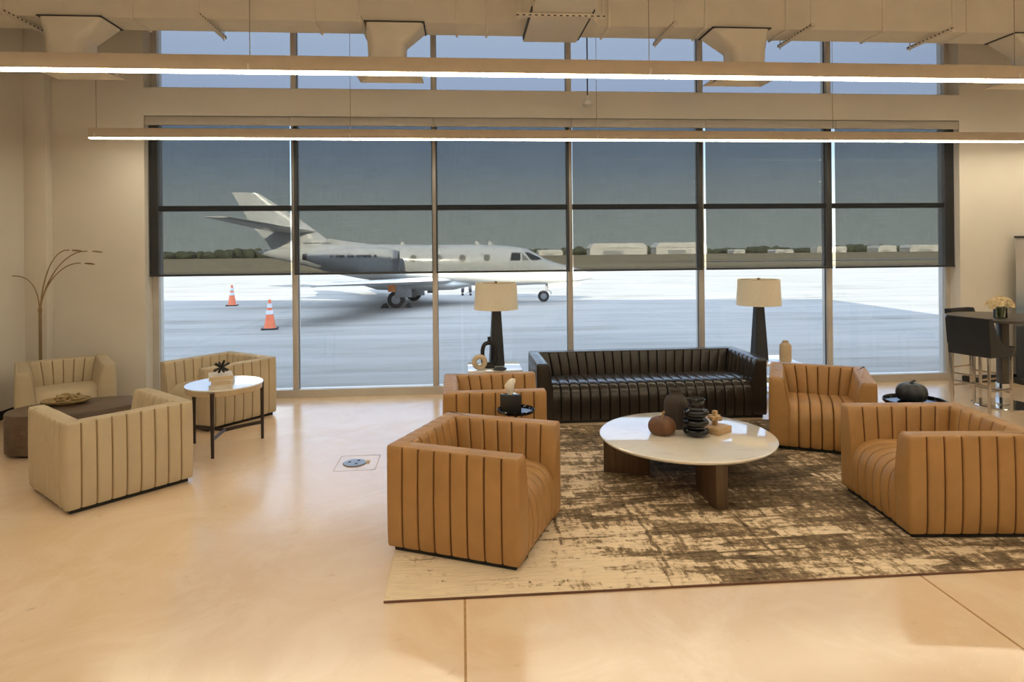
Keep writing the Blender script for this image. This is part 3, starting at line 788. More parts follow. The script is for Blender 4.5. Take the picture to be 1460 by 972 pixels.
# square white side tables at the sofa ends
def end_table(loc, label):
    t = thing('side_table', label, 'side table', loc, 0, 'white side tables at the ends of the black sofa')
    bm = bmesh.new(); box(bm, -.315, .315, -.3, .3, .435, .465, .004); finish('tabletop', bm, M['marble'], t)
    for sx_ in (-1, 1):
        for sy_ in (-1, 1):
            bm = bmesh.new(); box(bm, sx_ * .29 - .014, sx_ * .29 + .014, sy_ * .275 - .014, sy_ * .275 + .014, 0, .435, .002); finish('leg', bm, M['white'], t)
    bm = bmesh.new(); box(bm, -.276, .276, -.261, .261, .10, .118, .002); finish('shelf', bm, M['marble'], t)
end_table((.375, 7.70, 0), 'white square side table under the left lamp, beside the window')
end_table((3.755, 7.70, 0), 'white square side table under the right lamp, at the right end of the black sofa')
def table_lamp(loc, label):
    t = thing('table_lamp', label, 'table lamp', loc, .1, 'matching table lamps')
    bm = bmesh.new(); s0, s1 = .088, .052
    q = lambda s, z: [(-s, -s * .8, z), (s, -s * .8, z), (s, s * .8, z), (-s, s * .8, z)]
    loft(bm, [q(s0, 0), q(s1, .68)])
    bmesh.ops.bevel(bm, geom=list(bm.edges), offset=.006, segments=2, affect='EDGES')
    finish('lamp_base', bm, M['lampbase'], t)
    bm = bmesh.new(); lathe(bm, [(.252, .675), (.265, .675), (.249, .995), (.246, .995), (.260, .679), (.250, .677)], 64, closed=False); finish('lamp_shade', bm, M['linen'], t, ang=60)
    bm = bmesh.new(); lathe(bm, [(0, .67), (.012, .67), (.012, .99), (.02, 1.0), (.02, 1.012), (0, 1.016)], 16)
    for k in range(3): an = 2 * PI * k / 3; tube(bm, [(0, 0, .985), (.247 * math.cos(an), .247 * math.sin(an), .985)], .003, 6)
    finish('finial_and_spider', bm, M['brass'], t)
table_lamp((.41, 7.76, .465), 'left table lamp with cream drum shade and dark tapered base, behind the black loop vase')
table_lamp((3.675, 7.72, .465), 'right table lamp with cream drum shade and dark tapered base, beside the cream bottle vase')

t = thing('loop_vase', 'black ceramic vase of a tall open loop, in front of the left lamp', 'vase', (.315, 7.60, .465), .15)
bm = bmesh.new()
lp = []
for i in range(40):
    a = 2 * PI * i / 40
    x = .082 * math.copysign(abs(math.cos(a)) ** .62, math.cos(a)); z = .162 + .130 * math.copysign(abs(math.sin(a)) ** .8, math.sin(a))
    lp.append((x, 0, z))
rr = [.024 + .008 * max(0, -math.sin(2 * PI * i / 40)) for i in range(40)]
tube(bm, lp, rr, 14, closed=True)
finish('loop_body', bm, M['matte_black'], t)
bm = bmesh.new(); lathe(bm, [(0, .30), (.024, .30), (.019, .335), (.019, .352), (.025, .362), (.019, .364), (.012, .35), (0, .35)], 20); finish('neck', bm, M['matte_black'], t)
bm = bmesh.new(); lathe(bm, [(0, 0), (.06, 0), (.068, .01), (.06, .03), (.03, .038), (0, .038)], 28); finish('foot', bm, M['matte_black'], t)

t = thing('ring_ornament', 'pale stone ring ornament standing upright on the left side table', 'ornament', (.195, 7.465, .465), .1)
bm = bmesh.new(); pts = [(.062 * math.cos(2 * PI * i / 48), 0, .092 + .062 * math.sin(2 * PI * i / 48)) for i in range(48)]
tube(bm, pts, .029, 16, closed=True, flat=1.0)
finish('ring', bm, simple('pale_travertine', (.58, .47, .33, 1), .6, bmp=.2), t)
t = thing('coaster_dish', 'small dark dish in front of the left lamp', 'dish', (.43, 7.44, .465))
bm = bmesh.new(); lathe(bm, [(0, 0), (.06, 0), (.078, .012), (.080, .018), (.074, .016), (.055, .008), (0, .007)], 32); finish('dish', bm, M['lampbase'], t)

t = thing('bottle_vase', 'cream cylindrical bottle vase on the right side table', 'vase', (3.93, 7.56, .465))
bm = bmesh.new(); lathe(bm, [(0, 0), (.066, 0), (.070, .006), (.070, .185), (.064, .205), (.045, .222), (.036, .228), (.036, .246), (.030, .252), (.024, .248), (.022, .22), (0, .21)], 40); finish('vase_body', bm, M['cream'], t, ang=50)

# round white side table by the fabric chairs
t = thing('side_table', 'small round white-topped side table on three dark wood legs, among the fabric armchairs', 'side table', (-2.285, 6.37, 0))
bm = bmesh.new(); lathe(bm, [(0, .592), (.345, .592), (.350, .596), (.350, .604), (.346, .608), (0, .608)], 72); finish('tabletop', bm, M['marble'], t)
bm = bmesh.new(); lathe(bm, [(0, .545), (.335, .545), (.340, .55), (.340, .5915), (0, .5915)], 72); finish('apron_band', bm, M['applewood'], t)
LG = [(-.325, .125), (.02, -.35), (.275, .22)]
for x, y in LG:
    bm = bmesh.new(); tube(bm, [(x * 1.03, y * 1.03, 0), (x * 1.03, y * 1.03, .585)], [.014, .019], 12); finish('leg', bm, M['wenge'], t)
for i in range(3):
    x, y = LG[i]; bm = bmesh.new()
    tube(bm, bez((x * 1.02, y * 1.02, .165), (x * .5, y * .5, .165), (x * .2, y * .2, .16), (0, 0, .155), 8), [.012] * 9, 8, flat=1.5)
    finish('stretcher', bm, M['wenge'], t)
def book(loc, rz, sx_, sy_, sz, label):
    t = thing('book', label, 'book', loc, rz, 'books on the round white side table')
    bm = bmesh.new(); box(bm, -sx_ + .004, sx_ - .004, -sy_ + .004, sy_ - .003, .003, sz - .003); finish('pages', bm, M['paper'], t)
    bm = bmesh.new(); box(bm, -sx_, sx_, -sy_, sy_, 0, .003, .001); box(bm, -sx_, sx_, -sy_, sy_, sz - .003, sz, .001); box(bm, sx_ - .003, sx_, -sy_, sy_, 0.001, sz - .001, .001)
    finish('cover', bm, M['cover'], t)
book((-2.30, 6.375, .608), .22, .092, .115, .042, 'pale hardback book lying at the bottom of the two-book stack')
book((-2.325, 6.385, .650), .38, .105, .125, .042, 'pale hardback book on top of the two-book stack, under the black ornament')
t = thing('jack_ornament', 'black spiky jack-shaped ornament on the stacked books', 'ornament', (-2.315, 6.385, .692), .3)
bm = bmesh.new()
for dvec in ((1, .3, .45), (-.35, 1, .55), (.4, -.5, 1.0), (.9, -.75, -.35), (-.7, -.6, .62)):
    v = Vector(dvec).normalized() * .078; cen = Vector((0, 0, .066))
    a, b_ = cen + v, cen - v
    b_.z = max(b_.z, .010); a.z = max(a.z, .010)
    tube(bm, [a, cen, b_], [.011, .011, .011], 8)
finish('spikes', bm, M['matte_black'], t)

# oval drum coffee table by the left wall
t = thing('coffee_table', 'low oval dark wood drum coffee table among the fabric armchairs', 'coffee table', (-3.735, 6.545, 0), .40)
def oval(rx, ry, z, n=96, e=2.3):
    return [(rx * math.copysign(abs(math.cos(2 * PI * i / n)) ** (2 / e), math.cos(2 * PI * i / n)), ry * math.copysign(abs(math.sin(2 * PI * i / n)) ** (2 / e), math.sin(2 * PI * i / n)), z) for i in range(n)]
bm = bmesh.new(); loft(bm, [oval(.56, .335, .03), oval(.565, .34, .035), oval(.565, .34, .378), oval(.56, .335, .388), oval(.55, .325, .390)]); finish('drum', bm, M['dark_oak'], t, ang=40)
bm = bmesh.new(); loft(bm, [oval(.50, .28, 0), oval(.50, .28, .03)]); finish('plinth', bm, M['plinth'], t)
t = thing('woven_tray', 'shallow golden woven tray on the dark oval table', 'tray', (-3.90, 6.66, .390), .2)
bm = bmesh.new(); loft(bm, [oval(.15, .10, 0), oval(.205, .14, .02), oval(.215, .15, .038), oval(.208, .143, .040), oval(.195, .13, .024), oval(.14, .09, .010)]); finish('tray', bm, M['goldweave'], t)
t = thing('chain_link_ornament', 'gold-brown knotted wreath lying in the woven tray', 'ornament', (-3.89, 6.66, .402), .2)
for k in range(9):
    an = 2 * PI * k / 9; bm = bmesh.new()
    R_ = Matrix.Translation((.10 * math.cos(an) + .015, .062 * math.sin(an), .042)) @ Matrix.Rotation(an + PI / 2, 4, 'Z') @ Matrix.Rotation(PI / 2 * (k % 2) * .75 + .35, 4, 'X')
    pts = [R_ @ Vector((.040 * math.cos(2 * PI * i / 20), .026 * math.sin(2 * PI * i / 20), 0)) for i in range(20)]
    tube(bm, pts, .012, 8, closed=True); finish('link', bm, M['goldweave'], t)

# branching floor lamp
t = thing('floor_lamp', 'slim brass floor lamp with branching arms in the left corner', 'floor lamp', (-4.885, 7.86, 0))
bm = bmesh.new(); lathe(bm, [(0, 0), (.125, 0), (.127, .012), (.115, .022), (.02, .026), (0, .026)], 40); finish('base', bm, M['brass'], t)
bm = bmesh.new()
for dx, dy in ((-.009, 0), (.009, .004), (0, -.009)): tube(bm, [(dx, dy, .02), (dx, dy, 1.23)], .008, 8)
lathe(bm, [(0, 1.19), (.021, 1.19), (.021, 1.235), (0, 1.235)], 16)
finish('pole', bm, M['brass'], t)
heads = [((-.335, -.02, 1.595), (-.08, 0, 1.68)), ((.40, -.03, 1.89), (.10, 0, 1.86)), ((.60, .02, 1.875), (.22, 0, 1.83)), ((.49, .06, 1.735), (.20, 0, 1.72))]
for (hx, hy, hz), c1 in heads:
    bm = bmesh.new(); p0 = (0.004 * (1 if hx > 0 else -1), 0, 1.20)
    tube(bm, bez(p0, (.01 if hx > 0 else -.01, 0, 1.42), (c1[0], c1[1], hz + .03), (hx * .86, hy, hz + .012), 14), [.0075] * 8 + [.006] * 7, 8)
    ar = finish('arm', bm, M['brass'], t)
    bm = bmesh.new(); s = 1 if hx > 0 else -1
    lathe(bm, [(0, 0), (.036, .002), (.042, .008), (.036, .015), (.010, .020), (0, .020)], 20, mtx=Matrix.Translation((hx + s * .03, hy, hz - .004)) @ Matrix.Rotation(.12 * s, 4, 'Y') @ Matrix.Diagonal((1.4, .8, 1, 1)))
    finish('lamp_head', bm, M['brass'], ar)

# floor outlet cover
t = thing('floor_outlet', 'round grey metal floor outlet cover set in the concrete', 'floor outlet', (-.955, 5.735, 0))
bm = bmesh.new(); lathe(bm, [(0, 0), (.100, 0), (.102, .004), (.094, .010), (0, .012)], 48); finish('cover_plate', bm, M['outlet'], t)
for x, y in ((-.045, .01), (.03, .045), (.02, -.04)):
    bm = bmesh.new(); lathe(bm, [(0, .011), (.012, .011), (.012, .0135), (0, .0135)], 16, (x, y, 0))
    finish('screw_cap', bm, M['alu_dark'], t)
bm = bmesh.new(); box(bm, .08, .13, -.01, .06, .001, .006, .001); finish('hinge_tab', bm, M['paper'], t)

# ================================================================ BAR TABLE AND STOOLS
t = thing('bar_table', 'tall round dark bar table on a chrome pedestal at the right edge', 'bar table', (6.26, 7.0, 0))
bm = bmesh.new(); lathe(bm, [(0, 1.0), (.55, 1.0), (.56, 1.006), (.56, 1.024), (.552, 1.030), (0, 1.030)], 72); finish('tabletop', bm, M['tabledark'], t)
bm = bmesh.new(); box(bm, -.045, .045, -.045, .045, .255, .985, .003); box(bm, -.16, .16, -.16, .16, .985, 1.0); finish('column', bm, M['tabledark'], t)
bm = bmesh.new(); box(bm, -.05, .05, -.05, .05, .02, .255, .003); finish('chrome_sleeve', bm, M['chrome'], t)
bm = bmesh.new(); lathe(bm, [(0, 0), (.30, 0), (.305, .006), (.30, .014), (.08, .022), (0, .022)], 64); finish('base_plate', bm, M['chrome'], t)

def stool(loc, rz, label):
    t = thing('bar_stool', label, 'bar stool', loc, rz, 'dark leather bar stools')
    W, Dp = .225, .20
    bm = bmesh.new(); box(bm, -Dp, Dp + .02, -W, W, .66, .735, .018, 3); finish('seat', bm, M['stool_leather'], t)
    bm = bmesh.new()   # wrap-around back shell: thick back panel with low swept wings
    th = .045; hb = .06
    def ringz(z, lean, wing):
        X = -Dp - lean
        return [(X - .0, -W - .012, z), (X - .0, W + .012, z), (X + wing, W + .012, z), (X + wing, W - th * .5, z), (X + th, W - th, z), (X + th, -W + th, z), (X + wing, -W + th * .5, z), (X + wing, -W - .012, z)]
    loft(bm, [ringz(.625, 0, .40), ringz(.70, .004, .36), ringz(.76, .010, .22), ringz(.88, .018, .13), ringz(1.0, .026, .09), ringz(1.055, .030, .075)])
    bmesh.ops.bevel(bm, geom=[e for e in bm.edges], offset=.005, segments=2, affect='EDGES')
    finish('backrest', bm, M['stool_leather'], t, ang=50)
    for sx_ in (-1, 1):
        for sy_ in (-1, 1):
            x = sx_ * (Dp - .02); y = sy_ * (W - .02)
            bm = bmesh.new(); box(bm, x - .013, x + .013, y - .013, y + .013, 0, .655, .002); finish('leg', bm, M['steel'], t)
    X = Dp - .033; Y = W - .033; s = .009
    for q in ((-X, X, -Y - .013 - s + .0, -Y - .013 + s, .24), (-X, X, Y + .013 - s, Y + .013 + s, .24)):
        bm = bmesh.new(); box(bm, q[0], q[1], q[2], q[3], q[4], q[4] + .02, .001); finish('footrail', bm, M['steel'], t)
    for x, z in ((-X - .013, .30), (X + .013, .20)):
        bm = bmesh.new(); box(bm, x - s, x + s, -Y, Y, z, z + .02, .001); finish('footrail', bm, M['steel'], t)
    return t
stool((5.855, 6.84, 0), .27, 'dark leather bar stool with chrome legs seen from behind, in front of the bar table')
stool((6.43, 7.60, 0), -1.25, 'dark leather bar stool on the window side of the bar table, mostly hidden by it')

t = thing('flower_vase', 'clear glass vase holding flowers on the dark bar table', 'vase', (6.12, 6.87, 1.03))
bm = bmesh.new(); lathe(bm, [(0, 0), (.062, 0), (.066, .004), (.066, .11), (.062, .11), (.061, .008), (0, .008)], 32)
finish('vase_glass', bm, glass_mat('vase_glass', (.93, .94, .92, 1), 1.0), t)
bm = bmesh.new(); lathe(bm, [(0, .009), (.059, .009), (.059, .055), (0, .055)], 24); finish('water', bm, glass_mat('vase_water', (.95, .96, .92, 1), .5), t)
t = thing('flower_bouquet', 'bunch of cream and amber flowers in the glass vase', 'flowers', (6.12, 6.87, 1.0395))
bm = bmesh.new(); rr = random.Random(3); fl = []
for k in range(26):
    an = k * 2.4; r = .120 * math.sqrt((k + .5) / 26); x, y = r * math.cos(an) * 1.05, r * math.sin(an); z = .235 - r * .85 + rr.uniform(-.012, .02)
    fl.append((x, y, z)); tube(bm, [(x * .22, y * .22, .0), (x * .4, y * .4, .10), (x, y, z)], .003, 5)
finish('stems', bm, M['leaf'], t)
for k, (x, y, z) in enumerate(fl):
    bm = bmesh.new(); nrm = Vector((x, y, .09)).normalized()
    Q = Matrix.Translation((x, y, z)) @ nrm.to_track_quat('Z', 'Y').to_matrix().to_4x4()
    for layer, (pr_, up, cnt) in enumerate(((.050, .008, 8), (.034, .020, 7), (.018, .028, 5))):
        for p in range(cnt):
            a = 2 * PI * p / cnt + layer * .5; ca, sa = math.cos(a), math.sin(a)
            w = pr_ * .5
            ps = [(0, 0, 0), (pr_ * .55 * ca - w * sa, pr_ * .55 * sa + w * ca, up * .6), (pr_ * ca, pr_ * sa, up + .004), (pr_ * .55 * ca + w * sa, pr_ * .55 * sa - w * ca, up * .6)]
            vs = [bm.verts.new(Q @ Vector(v)) for v in ps]; vb = [bm.verts.new(Q @ (Vector(v) - Vector((0, 0, .002)))) for v in ps]
            bm.faces.new(vs); bm.faces.new(vb[::-1])
            for i in range(4): j = (i + 1) % 4; bm.faces.new((vs[i], vb[i], vb[j], vs[j]))
    finish('blossom', bm, M['petal_o'] if k in (13, 18, 5) else M['petal'], t)

t = thing('banner_stand', 'tall printed banner stand with a dark frame at the right edge of the picture', 'banner stand', (7.87, 8.03, 0))
bm = bmesh.new(); box(bm, -.49, .49, -.004, .004, .06, 1.95); finish('printed_panel', bm, M['banner'], t)
bm = bmesh.new(); box(bm, -.5, .5, -.015, .015, 1.945, 1.975, .003); finish('top_rail', bm, M['alu_dark'], t)
bm = bmesh.new(); box(bm, -.5, .5, -.09, .09, 0, .075, .01); finish('base', bm, M['alu_dark'], t)

# ================================================================ OUTSIDE
bm = bmesh.new(); v = [bm.verts.new(p) for p in ((-90, 8.5, -.02), (140, 8.5, -.02), (140, 42, -.02), (-90, 42, -.02), (140, 60, -.2), (-90, 60, -.2))]
bm.faces.new((v[0], v[1], v[2], v[3])); bm.faces.new((v[3], v[2], v[4], v[5]))
tag(finish('airport_apron', bm, M['apron'], None, flat=True), kind='structure')
bm = bmesh.new()
gz = lambda b_: -.2 - (b_ - 60) * .0093
ys = [60, 120, 250, 500, 900]
for y0, y1 in zip(ys, ys[1:]):
    v = [bm.verts.new(p) for p in ((-900, y0, gz(y0)), (1200, y0, gz(y0)), (1200, y1, gz(y1)), (-900, y1, gz(y1)))]; bm.faces.new(v)
tag(finish('grass_field', bm, M['grass'], None, flat=True), kind='structure')
bm = bmesh.new(); v = [bm.verts.new(p) for p in ((60, 90, gz(90) + .06), (320, 110, gz(110) + .06), (320, 116, gz(116) + .06), (20, 99, gz(99) + .06))]; bm.faces.new(v)
tag(finish('taxiway', bm, M['apron'], None, flat=True), kind='structure')
# tree line
bm = bmesh.new(); rt = random.Random(11)
def tree_h(a):
    h = 5.0
    if a < -100: h = 5.8 + 2.0 * math.exp(-((a + 170) / 28) ** 2)
    if a > 70: h = 4.0 + 3.0 * math.exp(-((a - 92) / 8) ** 2) + 3.2 * math.exp(-((a - 148) / 7) ** 2) + 2.8 * math.exp(-((a - 330) / 25) ** 2) + 2.2 * math.exp(-((a - 252) / 14) ** 2)
    return h
a = -330.
while a < 560:
    h = tree_h(a) * rt.uniform(.72, 1.05); y = 512 + rt.uniform(-4, 12); r = rt.uniform(2.0, 4.2)
    for k in range(3):
        res = bmesh.ops.create_icosphere(bm, subdivisions=2, radius=1, matrix=Matrix.Translation((a + rt.uniform(-2, 2), y, gz(505) + h * .46 + rt.uniform(-.7, .7))) @ Matrix.Diagonal((r, r, h * .52, 1)))
        for vv in res['verts']: vv.co += Vector((rt.uniform(-.4, .4), rt.uniform(-.4, .4), rt.uniform(-.5, .5)))
    a += rt.uniform(1.8, 3.4)
tag(finish('distant_tree_line', bm, M['trees'], None), 'dark green line of distant trees along the horizon beyond the airfield', 'trees', None, 'stuff')
def hangar(a0, a1, y, h, dep, label, front=True):
    t = thing('hangar', label, 'hangar', ((a0 + a1) / 2, y, gz(y) - .3), 0, 'distant white buildings across the airfield'); w = (a1 - a0) / 2
    bm = bmesh.new(); box(bm, -w, w, 0, dep, 0, h * .62); finish('wall', bm, M['hangar'], t)
    bm = bmesh.new(); prism(bm, [(-w * 1.02, h * .6), (w * 1.02, h * .6), (w * .86, h), (-w * .86, h)], -.5, dep + .5, 'y'); finish('roof', bm, M['hangar'], t)
    bm = bmesh.new(); box(bm, -w * .55, w * .15, -.4, .1, 0, h * .38); finish('door', bm, M['hangar_dark'], t)
hangar(97, 141, 480, 9.0, 14, 'distant white hangar just right of the jet nose')
hangar(148, 188, 480, 9.2, 14, 'distant pale hangar seen at the right end of the fourth window bay')
hangar(58, 76, 480, 4.4, 15, 'low white building behind the jet windshield')
hangar(209, 218, 480, 3.4, 12, 'small white building at the left of the fifth window bay')
hangar(242, 257, 480, 3.0, 12, 'low white building in the middle of the fifth window bay')
hangar(276, 281, 480, 5.2, 10, 'small white building, left of a pair at the right of the fifth window bay')
hangar(288, 300, 480, 5.0, 12, 'small white building, right of a pair at the right of the fifth window bay')
hangar(326, 341, 480, 5.4, 14, 'white domed building at the left of the rightmost window bay')
hangar(352, 384, 480, 5.6, 12, 'long low white building in the rightmost window bay')

# traffic cones
def cone(loc, label):
    t = thing('traffic_cone', label, 'traffic cone', loc, .2, 'traffic cones on the apron')
    bm = bmesh.new(); box(bm, -.19, .19, -.19, .19, 0, .035, .01); finish('base', bm, M['rubber'], t)
    R_ = lambda z: .135 - (z - .035) * .158
    def seg(z0, z1, e=0): return [(0, z0), (R_(z0) + e, z0), (R_(z1) + e, z1), (0, z1)]
    bm = bmesh.new(); lathe(bm, [(0, .035), (.15, .035), (R_(.06), .06), (R_(.70), .70), (.02, .715), (0, .715)], 28); finish('cone_body', bm, M['orange'], t)
    for z0, z1 in ((.36, .46), (.52, .62)):
        bm = bmesh.new(); lathe(bm, seg(z0, z1, .004), 28); finish('reflective_band', bm, M['reflective'], t)
cone((-4.61, 15.84, -.02), 'orange traffic cone with white bands, the nearer one on the shaded apron')
cone((-7.88, 22.75, -.02), 'orange traffic cone with white bands, the farther one at the shadow edge')

# ================================================================ JET
JY = 22.4
jet = thing('business_jet', 'white twin-engine business jet parked outside the windows, nose to the right', 'airplane', (0, JY, -.02))
def ell(a, zc, ry, rz_, y0=0, n=40, e=2.0):
    out = []
    for i in range(n):
        th = 2 * PI * i / n; c_, s_ = math.cos(th), math.sin(th)
        out.append((a, y0 + ry * math.copysign(abs(c_) ** (2 / e), c_), zc + rz_ * math.copysign(abs(s_) ** (2 / e), s_)))
    return out
FS = [(-6.9, 1.86, 1.80), (-6.4, 1.92, 1.62), (-6.0, 1.98, 1.53), (-5.6, 2.03, 1.43), (-5.2, 2.06, 1.32), (-4.3, 2.09, 1.06), (-3.3, 2.08, .86), (-2.4, 2.06, .76), (-1.4, 2.04, .70), (-.4, 2.035, .64), (.4, 2.03, .60), (1.0, 2.02, .59), (1.5, 1.99, .58), (1.9, 1.94, .58),
      (2.3, 1.86, .59), (2.6, 1.70, .60), (2.9, 1.52, .60), (3.2, 1.40, .61), (3.5, 1.31, .63), (3.9, 1.20, .67), (4.2, 1.11, .71), (4.45, 1.01, .76), (4.6, .93, .80), (4.67, .88, .85)]
def ry_of(a, top, bot):
    r = (top - bot) / 2
    if a > 2.3: return max(r, .0) * (1 + .12 * min(1, (a - 2.3)))
    if a < -3: return r * .96
    return r * 1.02
bm = bmesh.new(); loft(bm, [ell(a, (tp + bt) / 2, ry_of(a, tp, bt), (tp - bt) / 2) for a, tp, bt in FS]); fus = finish('fuselage', bm, M['plane'], jet, ang=60)
def fus_surf(a, z):
    for (a0, t0_, b0), (a1, t1_, b1) in zip(FS, FS[1:]):
        if a0 <= a <= a1:
            k = (a - a0) / (a1 - a0); tp, bt = t0_ + (t1_ - t0_) * k, b0 + (b1 - b0) * k
            zc, rz_ = (tp + bt) / 2, (tp - bt) / 2; ry = ry_of(a, tp, bt)
            q = max(0, 1 - ((z - zc) / rz_) ** 2)
            return -ry * math.sqrt(q)
    return 0
def patch(name, poly, mat, par, lift=.012, n=6):
    # polygon in (a, z) laid on the near side of the fuselage, subdivided so it follows the curve
    bm = bmesh.new(); vs = [bm.verts.new((a, fus_surf(a, z) - lift, z)) for a, z in poly]; f = bm.faces.new(vs)
    bmesh.ops.triangulate(bm, faces=[f]); bmesh.ops.subdivide_edges(bm, edges=list(bm.edges), cuts=n, use_grid_fill=True)
    for v in bm.verts: v.co.y = fus_surf(v.co.x, v.co.z) - lift
    r = bmesh.ops.extrude_face_region(bm, geom=list(bm.faces))
    for v in [x for x in r['geom'] if isinstance(x, bmesh.types.BMVert)]: v.co.y += lift + .01
    return finish(name, bm, mat, par, ang=60)
def circ(a, z, r, n=24, e=1): return [(a + r * math.cos(2 * PI * i / n), z + r * e * math.sin(2 * PI * i / n)) for i in range(n)]
for a in (-1.62, -.76, .03, .85):
    rim = patch('cabin_window', circ(a, 1.57, .155, 24, 1.05), simple('window_rim', (.62, .60, .55, 1), .4), fus, .010, 3)
    patch('window_pane', circ(a, 1.57, .115, 20, 1.05), M['port'], rim, .016, 3)
patch('cockpit_window', [(1.64, 1.47), (1.98, 1.47), (2.01, 1.72), (1.70, 1.74)], M['cockpit'], fus)
patch('cockpit_window', [(2.05, 1.47), (2.28, 1.47), (2.07, 1.72)], M['port'], fus)
patch('cockpit_window', [(2.36, 1.47), (2.74, 1.485), (2.66, 1.575), (2.30, 1.735), (2.16, 1.735)], M['cockpit'], fus)
# door outline
bm = bmesh.new(); pts = [(-.93, 1.50), (-.93, 1.93), (-.50, 1.95), (-.52, 1.60)]
tube(bm, [(a, fus_surf(a, z) - .006, z) for a, z in pts], .010, 6); finish('door_outline', bm, M['plane_stripe'], fus)
# antennas
for a in (-2.0, .55, 1.02):
    bm = bmesh.new(); prism(bm, [(a - .10, 2.0), (a + .08, 2.0), (a + .02, 2.13), (a - .08, 2.14)], -.015, .015, 'y'); finish('antenna', bm, M['plane'], fus)
# dorsal fillet and fin
def airfoil_slab(bm, secs):
    """secs: list of (LE point, TE point, thickness vector half)"""
    rings = []
    for le, te, th in secs:
        le, te, th = Vector(le), Vector(te), Vector(th); r = []
        for k, w in ((0, 0), (.06, .55), (.25, 1), (.55, .8), (1, .06)): r.append(le.lerp(te, k) + th * w)
        for k, w in ((1, .06), (.55, .8), (.25, 1), (.06, .55)): r.append(le.lerp(te, k) - th * w)
        rings.append([tuple(p) for p in r])
    loft(bm, rings)
bm = bmesh.new()
airfoil_slab(bm, [((-4.2, 0, 1.95), (-6.35, 0, 1.75), (0, .16, 0)), ((-4.75, 0, 2.38), (-6.60, 0, 2.18), (0, .12, 0)), ((-5.55, 0, 2.98), (-7.06, 0, 2.70), (0, .09, 0)), ((-6.87, 0, 3.84), (-7.74, 0, 3.87), (0, .045, 0))])
fin = finish('tail_fin', bm, M['plane'], jet, ang=45)
bm = bmesh.new(); airfoil_slab(bm, [((-2.6, 0, 2.04), (-4.4, 0, 1.95), (0, .10, 0)), ((-3.6, 0, 2.13), (-4.6, 0, 2.10), (0, .07, 0)), ((-4.3, 0, 2.24), (-4.9, 0, 2.3), (0, .05, 0))]); finish('dorsal_fillet', bm, M['plane'], jet, ang=45)
for s in (-1, 1):
    bm = bmesh.new()
    airfoil_slab(bm, [((-4.95, s * .06, 2.52), (-6.35, s * .06, 2.50), (0, 0, .06)), ((-7.05, s * 2.25, 2.92), (-7.85, s * 2.25, 2.93), (0, 0, .025))])
    finish('tailplane', bm, M['plane'], jet, ang=45)
# small painted lettering rows on the fin root, too small to read
bm = bmesh.new()
for i in range(17):
    if i in (5, 10): continue
    x = -5.35 + i * .058; box(bm, x, x + .036, -.1665, -.155, 2.105, 2.145 + .012 * (i % 3))
finish('painted_lettering', bm, M['plane_grey'], fin)
# engines
for s in (-1, 1):
    y0 = s * 1.25
    sec = [(-4.95, 1.66, .13), (-4.6, 1.62, .22), (-4.0, 1.56, .34), (-3.3, 1.53, .42), (-2.7, 1.52, .435), (-2.35, 1.51, .41), (-2.2, 1.50, .37)]
    bm = bmesh.new(); loft(bm, [ell(a, z, r, r, y0, 32) for a, z, r in sec]); e = finish('engine_nacelle', bm, M['plane'], jet, ang=50)
    bm = bmesh.new(); rings = [ell(a, 1.50, r, r, y0, 32) for a, r in ((-2.21, .372), (-2.08, .355), (-2.04, .33), (-2.06, .30), (-2.19, .285))]; loft(bm, rings, cap=True); finish('intake_lip', bm, M['plane_grey'], e)
    bm = bmesh.new(); loft(bm, [ell(-5.1, 1.66, .10, .10, y0, 24), ell(-4.94, 1.66, .12, .12, y0, 24)]); finish('exhaust', bm, M['plane_stripe'], e)
    bm = bmesh.new(); airfoil_slab(bm, [((-2.9, s * .45, 1.50), (-4.4, s * .45, 1.5), (0, 0, .08)), ((-2.9, s * 1.05, 1.52), (-4.4, s * 1.05, 1.55), (0, 0, .07))]); finish('engine_pylon', bm, M['plane'], jet)
    bm = bmesh.new()
    for i, k in enumerate('1011101101111101'):
        if k == '1':
            x = -4.15 + i * .092; r = .43 if x > -3.2 else .405
            box(bm, x, x + .05 + .015 * (i % 2), y0 + s * (r * .965 + .012), y0 + s * (r * .93), 1.64, 1.72)
    finish('registration_lettering', bm, M['plane_stripe'], e)
# lower tail cone stripe
bm = bmesh.new()
tp = [(-7.02, 1.98, .0), (-6.4, 1.74, .0)]
# wings
for s in (-1, 1):
    bm = bmesh.new()
    airfoil_slab(bm, [((-.15, s * .25, .80), (-3.25, s * .25, .80), (0, 0, .14)), ((-1.15, s * 1.9, .86), (-3.45, s * 1.9, .86), (0, 0, .10)), ((-3.55, s * 6.3, 1.02), (-4.75, s * 6.3, 1.02), (0, 0, .035))])
    wg = finish('wing', bm, M['plane'], jet, ang=45)
    for yy, aa in ((2.6, -3.55), (4.3, -4.1)):
        bm = bmesh.new(); loft(bm, [ell(aa - .35, .86 + yy * .018, .02, .02, s * yy, 12), ell(aa, .83 + yy * .018, .05, .05, s * yy, 12), ell(aa + .5, .86 + yy * .018, .02, .02, s * yy, 12)]); finish('flap_fairing', bm, M['plane_grey'], wg)
bm = bmesh.new(); loft(bm, [ell(-3.4, .72, .1, .06), ell(-2.9, .70, .62, .20), ell(-1.5, .66, .72, .22), ell(-.3, .66, .66, .20), ell(.3, .68, .3, .10)]); finish('wing_root_fairing', bm, M['plane'], jet)
